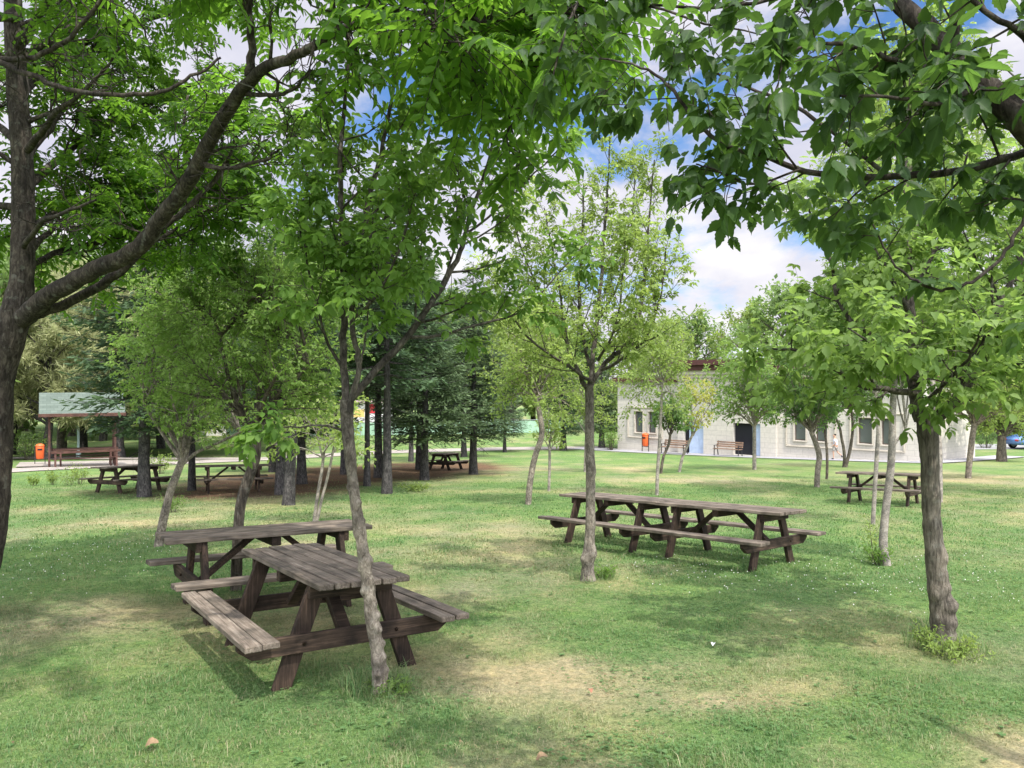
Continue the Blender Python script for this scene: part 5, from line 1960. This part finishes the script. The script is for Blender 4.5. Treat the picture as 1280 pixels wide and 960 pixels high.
crown_tree('sapling', 'thin pale stem seen directly behind the airy grey-barked tree', [(731, 590, 0, 4), (732, 560, 0, 3.6), (733, 535, 0, 3)], (735, 440, 555, 38), 8, LF_lime, BK_pale, .10, 36, n1=5, n2=3, nlv=5)
crown_tree('young_tree', 'straight pale-trunked young tree behind the joined picnic tables, before the bin', [(821, 619, 0, 5.5), (822, 590, 0, 5.2), (824, 560, 0, 5), (826, 520, 0, 4.5), (828, 480, 0, 3.5)], (818, 395, 560, 48), 16, LF_lime, BK_pale, .085, 37, n1=6, n2=4, nlv=5)
crown_tree('young_tree', 'small dark green tree with curved stem in front of the bin-side bench', [(826, 592, 0, 4.5), (829, 572, 0, 4.2), (836, 555, 0, 4), (838, 540, 0, 3.8)], (838, 492, 545, 24), 8, LF_deep, BK_dark, .11, 38, n1=5, n2=3, nlv=5)
crown_tree('young_tree', 'small leaning tree with yellowing leaves before the pale blue door', [(849, 590, 0, 4.6), (853, 572, 0, 4.3), (860, 556, 0, 4), (867, 540, 0, 3.6)], (868, 475, 540, 26), 8, LF_yel, BK_pale, .10, 39, forks=[[(866, 545, 0, 3), (876, 525, 0, 2.4), (888, 505, 0, 1.6)], [(866, 545, 0, 3), (864, 515, 0, 2)]], n1=4, n2=3, nlv=4)
crown_tree('young_tree', 'round-headed fresh green tree in front of the dark doorway', [(943, 587, 0, 6), (943, 565, 0, 5.5), (943, 545, 0, 5.5), (943, 530, 0, 5)], (938, 418, 545, 54), 20, LF_young, BK_pale, .11, 40, n1=7, n2=4, nlv=6)
crown_tree('young_tree', 'deep green tree with a bent grey trunk left of the walking boy', [(1021, 609, 0, 8.5), (1022, 590, 0, 8), (1024, 570, 0, 8), (1019, 552, 0, 7.5), (1014, 540, 0, 6.5)], (1003, 440, 540, 46), 17, LF_deep, BK_knob, .095, 41, n1=7, n2=4, nlv=6)
crown_tree('sapling', 'thin dark stem standing just left of the walking boy', [(1033.5, 599, 0, 4), (1034, 575, 0, 3.8), (1033, 555, 0, 3.6), (1031, 540, 0, 3.2)], (1028, 470, 528, 20), 6, LF_deep, BK_dark, .10, 42, n1=4, n2=3, nlv=5)
crown_tree('young_tree', 'twin-stemmed tree forking from the ground just right of the walking boy', [(1056, 584, 0, 8), (1057, 576, 0, 7)], (1056, 440, 528, 44), 18, LF_deep, BK_dark, .10, 43,
           forks=[[(1056, 581, 0, 5), (1055, 563, 0, 4.5), (1052, 548, 0, 4), (1049.5, 534, 0, 3.6), (1043, 518, 0, 3)], [(1058, 580, 0, 5), (1063, 560, 0, 4.6), (1066, 535, 0, 4), (1064, 510, 0, 3)]], n1=7, n2=4, nlv=6)
crown_tree('sapling', 'very thin whitish trunk left of the curved pale trunk', [(1091, 656, 0, 6.5), (1093, 620, 0, 6), (1096, 570, 0, 6), (1098, 530, 0, 5.5), (1095, 490, 0, 4.5)], (1085, 385, 515, 50), 10, LF_mid, BK_pale, .075, 44, n1=6, n2=4, nlv=5)
crown_tree('young_tree', 'curved pale grey trunk with a sapling at its foot, left of the stout tree', [(1108, 706, 0, 15), (1104, 680, 0, 12), (1107, 640, 0, 11), (1113, 590, 0, 10.5), (1115, 555, 0, 10), (1116, 510, 0, 9), (1120, 450, 0, 8), (1124, 400, 0, 7)], (1110, 290, 500, 70), 14, LF_mid, BK_pale, .075, 45,
           forks=[[(1114, 560, 0, 5), (1122, 550, 0, 4), (1132, 538, 0, 3)], [(1122, 420, 0, 6), (1118, 360, 0, 5), (1112, 300, 0, 3)]], lf='tri', n1=6, n2=4, nlv=4)
crown_tree('tall_tree', 'straight grey trunk partly hidden right behind the stout tree', [(1173, 627, 0, 12), (1173, 590, 0, 11), (1172, 550, 0, 11), (1165, 480, 0, 10.5), (1150, 380, 0, 9.5), (1140, 280, 0, 8.5), (1138, 180, 0, 7), (1137, 100, 0, 5)], (1140, 60, 470, 105), 24, LF_lime, BK_pale, .085, 46, lf='tri', n1=8, n2=4, nlv=4)
crown_tree('young_tree', 'lime-leaved tree with grey-brown trunk near the right end of the hall', [(1210, 598, 0, 8.5), (1212, 575, 0, 8), (1215, 550, 0, 8), (1218, 530, 0, 7.5)], (1228, 410, 548, 62), 19, LF_lime, BK_knob, .10, 47, n1=7, n2=4, nlv=6)
crown_tree('weeping_tree', 'weeping tree with bushy trunk in front of the far road at the right', [(1252, 577, 0, 15), (1252, 560, 0, 12), (1252, 545, 0, 10)], (1252, 440, 572, 40), 12, LF_lime, BK_dark, .15, 48, n1=7, n2=4, nlv=6)
crown_tree('tall_tree', 'tall fresh green tree behind the stout tree at the right edge', [(1330, 620, 0, 16), (1330, 560, 0, 14), (1325, 500, 0, 12), (1320, 400, 0, 9)], (1290, 130, 520, 110), 24, LF_young, BK_dark, .10, 49, lf='tri', n1=8, n2=4, nlv=4)


# ------------------------------------------------------------------ conifers
def conifer_mesh(seed, H=9.0, z0=1.9, Lm=2.1, droop=.35, step=.31, spray=.18, dens=1.1):
    B = Builder((0, 0, 0), seed)
    r = B.r
    tr = [(r.normal(0, .015), r.normal(0, .015), z) for z in np.linspace(-.05, H, 10)]
    trunk = B.limb(tr, [.17 * (1 - .95 * (i / 9)) * (1.25 if i == 0 else 1) for i in range(10)], 12, 3, 0, .06)
    z = z0
    dead = 0
    while z < H - .15:
        u = (z - z0) / (H - z0)
        nb = 6 if u < .8 else 5
        for k in range(nb):
            az = r.random() * 6.28 if k == 0 else az + 6.28 / nb + r.normal(0, .25)
            Lb = (Lm * (1 - u) ** .75 + .15) * (.7 + .5 * r.random())
            if u < .06: Lb *= .8
            zz = z + r.normal(0, .08)
            h = np.array((math.cos(az), math.sin(az), 0))
            sd = np.array((-math.sin(az), math.cos(az), 0))
            ts = np.linspace(0, 1, 7)
            rise = .18 - droop * (1 - u * .8)
            pz = zz + Lb * (rise * ts + .16 * ts ** 2.5)
            pts = h[None] * (Lb * ts)[:, None] + np.array([0, 0, 1.0])[None] * pz[:, None] + sd[None] * (np.sin(ts * 3) * .05 * Lb * r.normal())[:, None]
            B.thin.append(tube_arrays(pts, np.linspace(.018 * (.4 + Lb / Lm), .004, 7), 4))
            nt_ = max(4, int(Lb / .115 * dens))
            for j in range(nt_):
                t = .16 + .84 * (j + r.random()) / nt_
                f = t * 6
                a = min(int(f), 5)
                p = pts[a] + (pts[a + 1] - pts[a]) * (f - a)
                sg = 1 if j % 2 else -1
                Lt = (.42 * Lb * (1 - t) ** .8 + .14) * (.7 + .5 * r.random())
                d = unit(h * .72 + sd * sg * .7 + np.array((0, 0, -.10 + .1 * r.normal())))
                m = max(3, int(Lt / .055))
                q = (np.arange(m) + .5) / m
                tp = p + d[None] * (Lt * q)[:, None] + np.array((0, 0, -.22 * Lt))[None] * (q ** 2)[:, None]
                dd = np.repeat(d[None], m, 0) + sd[None] * (r.choice([-1, 1], m) * .55)[:, None] + r.normal(0, .25, (m, 3))
                B.P.append(tp); B.D.append(unit(dd)); B.S.append(np.full(m, 1.0))
        z += step * (1 - .35 * u) * (.8 + .4 * r.random())
    # a few dead lower stubs
    for k in range(9):
        zz = .9 + (z0 - .7) * r.random()
        az = r.random() * 6.28
        Lb = .3 + .9 * r.random()
        h = np.array((math.cos(az), math.sin(az), -.25 + .2 * r.normal()))
        pts = np.array([h * Lb * t + np.array((0, 0, zz)) + r.normal(0, .03, 3) * t for t in np.linspace(0, 1, 5)])
        B.thin.append(tube_arrays(pts, np.linspace(.012, .003, 5), 4))
        for _ in range(3):
            i = int(r.integers(1, 4))
            B.thin.append(tube_arrays(np.array([pts[i], pts[i] + r.normal(0, .15, 3), pts[i] + r.normal(0, .25, 3) - np.array((0, 0, .05))]), [.005, .003, .0015], 3))
    p = np.concatenate(B.P); d = np.concatenate(B.D)
    n = len(p)
    nrm = unit(np.array([0, 0, 1.0]) + r.normal(0, .35, (n, 3)))
    L_ = spray * (.6 + .7 * r.random(n))
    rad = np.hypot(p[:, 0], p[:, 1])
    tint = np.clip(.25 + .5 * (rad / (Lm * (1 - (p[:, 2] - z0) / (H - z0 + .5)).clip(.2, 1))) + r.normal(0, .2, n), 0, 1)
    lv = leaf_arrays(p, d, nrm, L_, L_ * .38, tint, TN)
    V, F = merge_tubes(B.thick)
    trm = np_mesh('trunk', V, F.ravel(), np.full(len(F), 4), True)
    V, F = merge_tubes(B.thin)
    brm = np_mesh('branches', V, F.ravel(), np.full(len(F), 4), True)
    return trm, brm, leaf_mesh('crown', [lv])


CON = [conifer_mesh(51), conifer_mesh(52, 9.0, 3.3, 2.0, .36, .34), conifer_mesh(53, 9.0, 1.7, 2.3, .28, .30)]


def put_conifer(label, px, py, dpx, H, kind, lean=0.0, mat=None, rz=None, name='conifer', group='conifers beside the path', base=None):
    q = base or gp(px, py)
    t = thing(name, label, 'tree', q, (0, R(lean), 0), group)
    s = H / 9.0
    tr_, br2, cr_ = CON[kind]
    ts = (dpx * q.y / 960 / 2) / (.17 * s) if dpx else 1.0
    rz = rnd.random() * 6.28 if rz is None else rz
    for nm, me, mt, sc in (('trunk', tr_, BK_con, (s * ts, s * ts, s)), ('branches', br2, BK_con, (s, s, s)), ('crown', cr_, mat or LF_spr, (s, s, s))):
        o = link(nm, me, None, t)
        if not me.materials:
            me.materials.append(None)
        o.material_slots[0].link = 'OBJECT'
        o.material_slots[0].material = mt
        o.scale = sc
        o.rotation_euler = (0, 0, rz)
    return t


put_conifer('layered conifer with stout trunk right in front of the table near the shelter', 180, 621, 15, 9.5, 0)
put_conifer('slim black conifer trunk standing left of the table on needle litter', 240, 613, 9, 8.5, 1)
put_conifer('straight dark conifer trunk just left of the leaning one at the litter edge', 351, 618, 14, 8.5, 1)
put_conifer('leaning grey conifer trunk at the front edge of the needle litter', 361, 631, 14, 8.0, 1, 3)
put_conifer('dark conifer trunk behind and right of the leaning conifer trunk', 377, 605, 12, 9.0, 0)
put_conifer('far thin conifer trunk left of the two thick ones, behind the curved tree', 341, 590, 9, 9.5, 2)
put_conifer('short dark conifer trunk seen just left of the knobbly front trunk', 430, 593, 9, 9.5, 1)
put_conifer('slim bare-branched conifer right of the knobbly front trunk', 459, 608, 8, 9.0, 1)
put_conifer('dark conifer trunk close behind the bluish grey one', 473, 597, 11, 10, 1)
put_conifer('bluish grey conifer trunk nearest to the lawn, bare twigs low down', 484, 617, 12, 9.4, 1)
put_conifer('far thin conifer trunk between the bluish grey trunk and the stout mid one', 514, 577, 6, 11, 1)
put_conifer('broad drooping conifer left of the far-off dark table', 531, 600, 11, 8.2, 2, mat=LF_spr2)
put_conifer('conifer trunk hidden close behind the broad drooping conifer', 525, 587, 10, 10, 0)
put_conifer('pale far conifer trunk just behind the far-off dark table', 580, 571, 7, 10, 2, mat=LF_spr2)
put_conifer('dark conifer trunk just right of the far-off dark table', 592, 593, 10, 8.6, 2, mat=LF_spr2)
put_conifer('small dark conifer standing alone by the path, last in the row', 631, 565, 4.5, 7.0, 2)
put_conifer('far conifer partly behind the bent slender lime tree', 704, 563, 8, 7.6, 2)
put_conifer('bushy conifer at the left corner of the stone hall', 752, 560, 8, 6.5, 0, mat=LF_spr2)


# ------------------------------------------------------------------ woods behind: each tree its own thing, sharing meshes
def far_tree(seed, H, W, z0, nl, leaf, n1, n2, nlv, mat, bark, per=1, needles=False):
    B = Builder((0, 0, 0), seed)
    r = B.r
    tr = [(r.normal(0, .08), r.normal(0, .08), z) for z in np.linspace(-.1, H * .8, 8)]
    trunk = B.limb(tr, [.26 * (1 - .85 * i / 7) for i in range(8)], 9, 3, 0, .08)
    L = []
    for i in range(nl):
        az = i * 2.399 + r.random() * .6
        v = (i + .5) / nl
        zz = z0 + (H - z0) * v
        prof = math.sin(math.pi * min(1, .18 + .82 * v)) ** .7
        end = np.array((W * prof * math.cos(az) * (.75 + .4 * r.random()), W * prof * math.sin(az) * (.75 + .4 * r.random()), zz + r.normal(0, .3)))
        st = np.array((0, 0, min(H * .78, max(z0 * .8, zz - W * prof * .55 - .3))))
        m_ = st + (end - st) * .5 + np.array((0, 0, .25)) + r.normal(0, .15, 3)
        L.append(B.limb([st, m_, end], [.08, .05, .015], 5, 3, .03, 0, None, False))
    foliate(B, L, n1, (W * .42, W * .30), 50, n2, (W * .2, W * .16), 48, nlv, .15, 0, .25, .5, .14, 6)
    if needles:
        lv = B.simple(leaf, .15, TN, per, 1.3, -.15)
    else:
        lv = B.simple(leaf, .62, T4, per)
    V, F = merge_tubes(B.thick)
    trm = np_mesh('trunk', V, F.ravel(), np.full(len(F), 4), True)
    V, F = merge_tubes(B.thin)
    brm = np_mesh('branches', V, F.ravel(), np.full(len(F), 4), True)
    return H, trm, brm, leaf_mesh('crown', [lv]), mat, bark


FAR = {
    'broad': far_tree(61, 10, 3.6, 2.2, 28, .36, 7, 5, 5, LF_far, BK_dark),
    'tall': far_tree(62, 13, 3.2, 2.6, 32, .36, 7, 5, 5, LF_far, BK_dark),
    'lime': far_tree(63, 9, 2.9, 1.8, 25, .30, 7, 5, 5, LF_lime, BK_knob),
    'deep': far_tree(64, 10, 3.4, 1.2, 30, .34, 7, 5, 5, LF_deep, BK_dark),
    'pine': far_tree(65, 10, 3.0, 2.6, 26, .40, 6, 4, 5, LF_pine, BK_con, 7, True),
}


def put_far(kind, label, x, y, H, group, name='tree'):
    h0, trm, brm, crm, mt, bk = FAR[kind]
    t = thing(name, label, 'tree', (x, y, g0(y)), None, group)
    s = H / h0
    rz = rnd.random() * 6.28
    w = s * rnd.uniform(.9, 1.15)
    for nm, me, m_ in (('trunk', trm, bk), ('branches', brm, bk), ('crown', crm, mt)):
        o = link(nm, me, m_, t)
        o.scale = (w, w, s)
        o.rotation_euler = (0, 0, rz)
    return t


def far_px(px, d):
    return (px - 640) / 960 * d, d


PINE = 'pale olive pine standing behind the roofed shelter and path'
for px, d, H in [(-60, 48, 11), (15, 52, 11), (60, 46, 9.5), (105, 55, 12), (150, 48, 10.5), (200, 58, 12), (-20, 62, 13), (130, 66, 13), (235, 50, 10)]:
    x, y = far_px(px, d)
    put_far('pine', PINE, x, y, H * rnd.uniform(.92, 1.08), 'pale pines behind the shelter', 'pine_tree')
WOOD = 'tall leafy tree in the dense wood beyond the far path, behind the conifers'
for px, d, H, k in [(-120, 40, 13, 'broad'), (-60, 70, 17, 'tall'), (30, 80, 19, 'broad'), (90, 72, 18, 'tall'), (150, 84, 20, 'broad'), (205, 70, 17, 'tall'), (260, 86, 20, 'broad'), (300, 92, 17, 'tall'),
                    (340, 66, 14, 'deep'), (385, 90, 19, 'broad'), (420, 94, 17, 'lime'), (450, 92, 19, 'tall'), (490, 96, 17, 'broad'), (530, 90, 18, 'tall'), (570, 86, 14, 'lime'), (600, 96, 16, 'broad'),
                    (640, 88, 13, 'lime'), (668, 96, 15, 'broad'), (700, 90, 12, 'lime'), (735, 84, 11, 'deep'),
                    (238, 48, 10, 'lime'), (340, 56, 12, 'broad'), (400, 92, 17, 'lime'), (180, 52, 12, 'broad'), (-20, 50, 13, 'broad'), (80, 56, 14, 'lime'), (475, 96, 18, 'broad')]:
    x, y = far_px(px, d)
    put_far(k, WOOD, x, y, H * rnd.uniform(.92, 1.08), 'trees of the far wood')
BEHIND = 'leafy treetop rising above the roof behind the stone hall'
for px, d, H, k in [(790, 80, 11.5, 'lime'), (835, 86, 12.5, 'lime'), (870, 92, 12.5, 'broad'), (935, 84, 13, 'lime'), (985, 76, 13.5, 'broad'), (1035, 74, 14, 'tall'), (1085, 70, 14.5, 'broad'), (1140, 72, 15, 'tall')]:
    x, y = far_px(px, d)
    put_far(k, BEHIND, x, y, H * rnd.uniform(.94, 1.06), 'trees behind the hall')
RIGHT = 'dense green tree beyond the far road at the right edge'
for px, d, H, k in [(1190, 76, 14, 'broad'), (1230, 70, 11, 'deep'), (1262, 82, 15, 'tall'), (1300, 68, 13, 'broad'), (1345, 74, 14, 'tall'), (1400, 64, 12, 'broad'), (1215, 90, 17, 'lime')]:
    x, y = far_px(px, d)
    put_far(k, RIGHT, x, y, H * rnd.uniform(.94, 1.06), 'trees beyond the far road')

# ------------------------------------------------------------------ shrubs and weeds
def bush(name, label, loc, H, W, n, leaf, mat, seed, group=None, grassy=False):
    B = Builder(loc, seed)
    r = B.r
    for i in range(n):
        az = r.random() * 6.28
        e = np.array((W * r.random() ** .6 * math.cos(az), W * r.random() ** .6 * math.sin(az), H * (.5 + .5 * r.random())))
        b0 = np.array(loc) + np.array((e[0] * .25, e[1] * .25, -.02))
        P = np.array([b0, b0 + e * np.array((.25, .25, .5)), np.array(loc) + e])
        B.thin.append(tube_arrays(P, [.006 * H + .001, .004 * H + .001, .001], 4))
        for q_ in B.side((P, [.004, .003, .001]), 3, .25, 1, (H * .3, H * .2), 45, .2, .8, 4, .15, 3):
            B.sites(q_, 5, .2)
        B.sites((P, None), 6, .25)
    lv = B.simple(leaf, .42, T8 if leaf < .09 else T4, 1, 1.0, .1)
    return B.finish(name, label, 'shrub' if H > .7 else 'weed', group, BK_dark, mat, lv, crown='foliage')


bush('shrub', 'rounded bright shrub left of the orange bin, across the path', gp(38, 575), 1.75, 1.3, 40, .13, LF_young, 71)
bush('shrub', 'low leafy shrub behind the dark trunk, right of the table near the shelter', gp(200, 592), .8, .7, 22, .10, LF_lime, 72)
for i, (px, py, h_, lab) in enumerate([(44, 607, .36, 'leftmost and lowest weed clump along the path edge before the shelter'), (66, 606, .48, 'weed clump second from the left along the path edge before the shelter'),
                                       (86, 607, .60, 'broad weed clump third from the left along the path edge before the shelter'), (101, 605, .72, 'tallest weed clump along the path edge, nearest the table')]):
    bush('weed_clump', lab, gp(px, py), h_, h_ * .6, 12, .075, LF_lime, 80 + i, 'weed clumps along the path edge')
bush('weed_clump', 'leafy weeds at the foot of the leaning thin tree', gp(216, 640), .36, .3, 14, .055, LF_mid, 85)
bush('weed_clump', 'bright weeds growing around the foot of the stout tree', gp(1190, 822), .17, .3, 26, .04, LF_lime, 86)
bush('weed_clump', 'small weed tuft against the foot of the stout trunk', gp(1160, 812), .22, .10, 10, .035, LF_lime, 87)
bush('weed_clump', 'leafy weeds around the foot of the knobbly front trunk', gp(487, 868), .09, .16, 26, .03, LF_young, 88)
bush('weed_clump', 'dark weeds at the foot of the grey-barked airy tree', gp(752, 722), .14, .22, 26, .035, LF_mid, 89)
bush('weed_clump', 'low dense leaves around the foot of the curved pale trunk', gp(1098, 706), .26, .24, 20, .045, LF_mid, 90)
bush('seedling', 'thin yellowish seedling beside the foot of the curved pale trunk', gp(1093, 700), .62, .12, 5, .06, LF_lime, 91)
bush('weed_clump', 'bright weeds in front of the bluish grey conifer trunk', gp(520, 614), .22, .5, 22, .07, LF_lime, 92)
bush('hedge_bush', 'dark clipped bush beyond the hall beside the road', gp(1232, 560), 1.7, 1.5, 40, .16, LF_deep, 93)
bush('shrub', 'shaded shrub growing at the left corner of the stone hall', gp(764, 563), 1.8, 1.0, 34, .14, LF_mid, 94)

# tufts of long grass round the trunks
def tuft(label, loc, n, h, spread, seed):
    r = np.random.default_rng(seed)
    a = r.random(n) * 6.28
    rr = spread * r.random(n) ** .5
    x, y = rr * np.cos(a), rr * np.sin(a)
    hh = h * (.4 + .7 * r.random(n))
    b_ = r.random(n) * 6.28
    ln = .3 + .9 * r.random(n)
    dx, dy = np.cos(b_), np.sin(b_)
    base = np.stack([x, y, np.full(n, -.01)], 1)
    sd = np.stack([-dy, dx, 0 * dx], 1) * .0026
    mid = base + np.stack([dx * hh * ln * .3, dy * hh * ln * .3, hh * .6], 1)
    tip = base + np.stack([dx * hh * ln, dy * hh * ln, hh * (1 - .25 * ln)], 1)
    V = np.stack([base - sd, base + sd, mid + sd * .7, mid - sd * .7, tip], 1).reshape(-1, 3)
    o = np.arange(n)[:, None] * 5
    flat = np.concatenate([(o + np.array([0, 1, 2, 3])).ravel(), (o + np.array([3, 2, 4])).ravel()])
    me = np_mesh('tuft', V, flat, np.concatenate([np.full(n, 4), np.full(n, 3)]), False,
                 {'tint': np.repeat(np.clip(r.random(n) * .7 - .2, 0, 1), 5), 'hue': np.repeat(r.random(n), 5)})
    o = link('grass_tuft', me, M_grass)
    o.location = loc
    return tag(o, label, 'grass tuft')


tuft('long grass tuft around the foot of the knobbly front trunk', gp(470, 862), 420, .17, .26, 1)
tuft('long grass tuft around the foot of the grey-barked airy tree', gp(742, 723), 300, .15, .3, 2)
tuft('long grass tuft around the foot of the stout tree', gp(1180, 808), 420, .18, .32, 3)
tuft('long grass tuft under the near legs of the nearest picnic table', gp(420, 845), 260, .10, .35, 4)

# ------------------------------------------------------------------ litter on the grass
def dead_leaf(label, px, py, L_, mat, seed):
    r = random.Random(seed)
    bm = bmesh.new()
    n = 9
    c = []
    for i in range(n):
        t = i / (n - 1)
        w = .42 * math.sin(math.pi * min(1, t * .9 + .06)) ** .8 * L_
        curl = .25 * L_ * math.sin(t * 3.0)
        c.append([bm.verts.new((t * L_ - L_ / 2, -w, curl + .3 * w + r.uniform(-.004, .004))), bm.verts.new((t * L_ - L_ / 2, 0, curl)), bm.verts.new((t * L_ - L_ / 2, w * r.uniform(.7, 1.1), curl + .45 * w))])
    for a, b_ in zip(c, c[1:]):
        bm.faces.new((a[0], b_[0], b_[1], a[1]))
        bm.faces.new((a[1], b_[1], b_[2], a[2]))
    o = link('fallen_leaf', bm_mesh('fallen_leaf', bm), mat)
    q = gp(px, py)
    o.location = q + Vector((0, 0, .035))
    o.rotation_euler = (r.uniform(-.3, .3), r.uniform(-.3, .3), r.random() * 6.28)
    return tag(o, label, 'leaf')


M_dry = plain('dry_leaf', (.24, .165, .095), .8, .2, 0, .2, 30)
M_paper = plain('paper_scrap', (.75, .76, .8), .8, .2)
dead_leaf('large curled dry brown leaf lying in the grass at lower left', 190, 939, .075, M_dry, 1)
dead_leaf('curled dry leaf at the very bottom edge of the lawn, near the middle', 678, 957, .07, M_dry, 2)
dead_leaf('small white paper scrap on the shaded lawn before the joined tables', 892, 811, .05, M_paper, 3)
dead_leaf('small reddish dry leaf on bare sandy turf in front', 737, 870, .045, plain('red_leaf', (.30, .14, .09), .8, .2), 4)
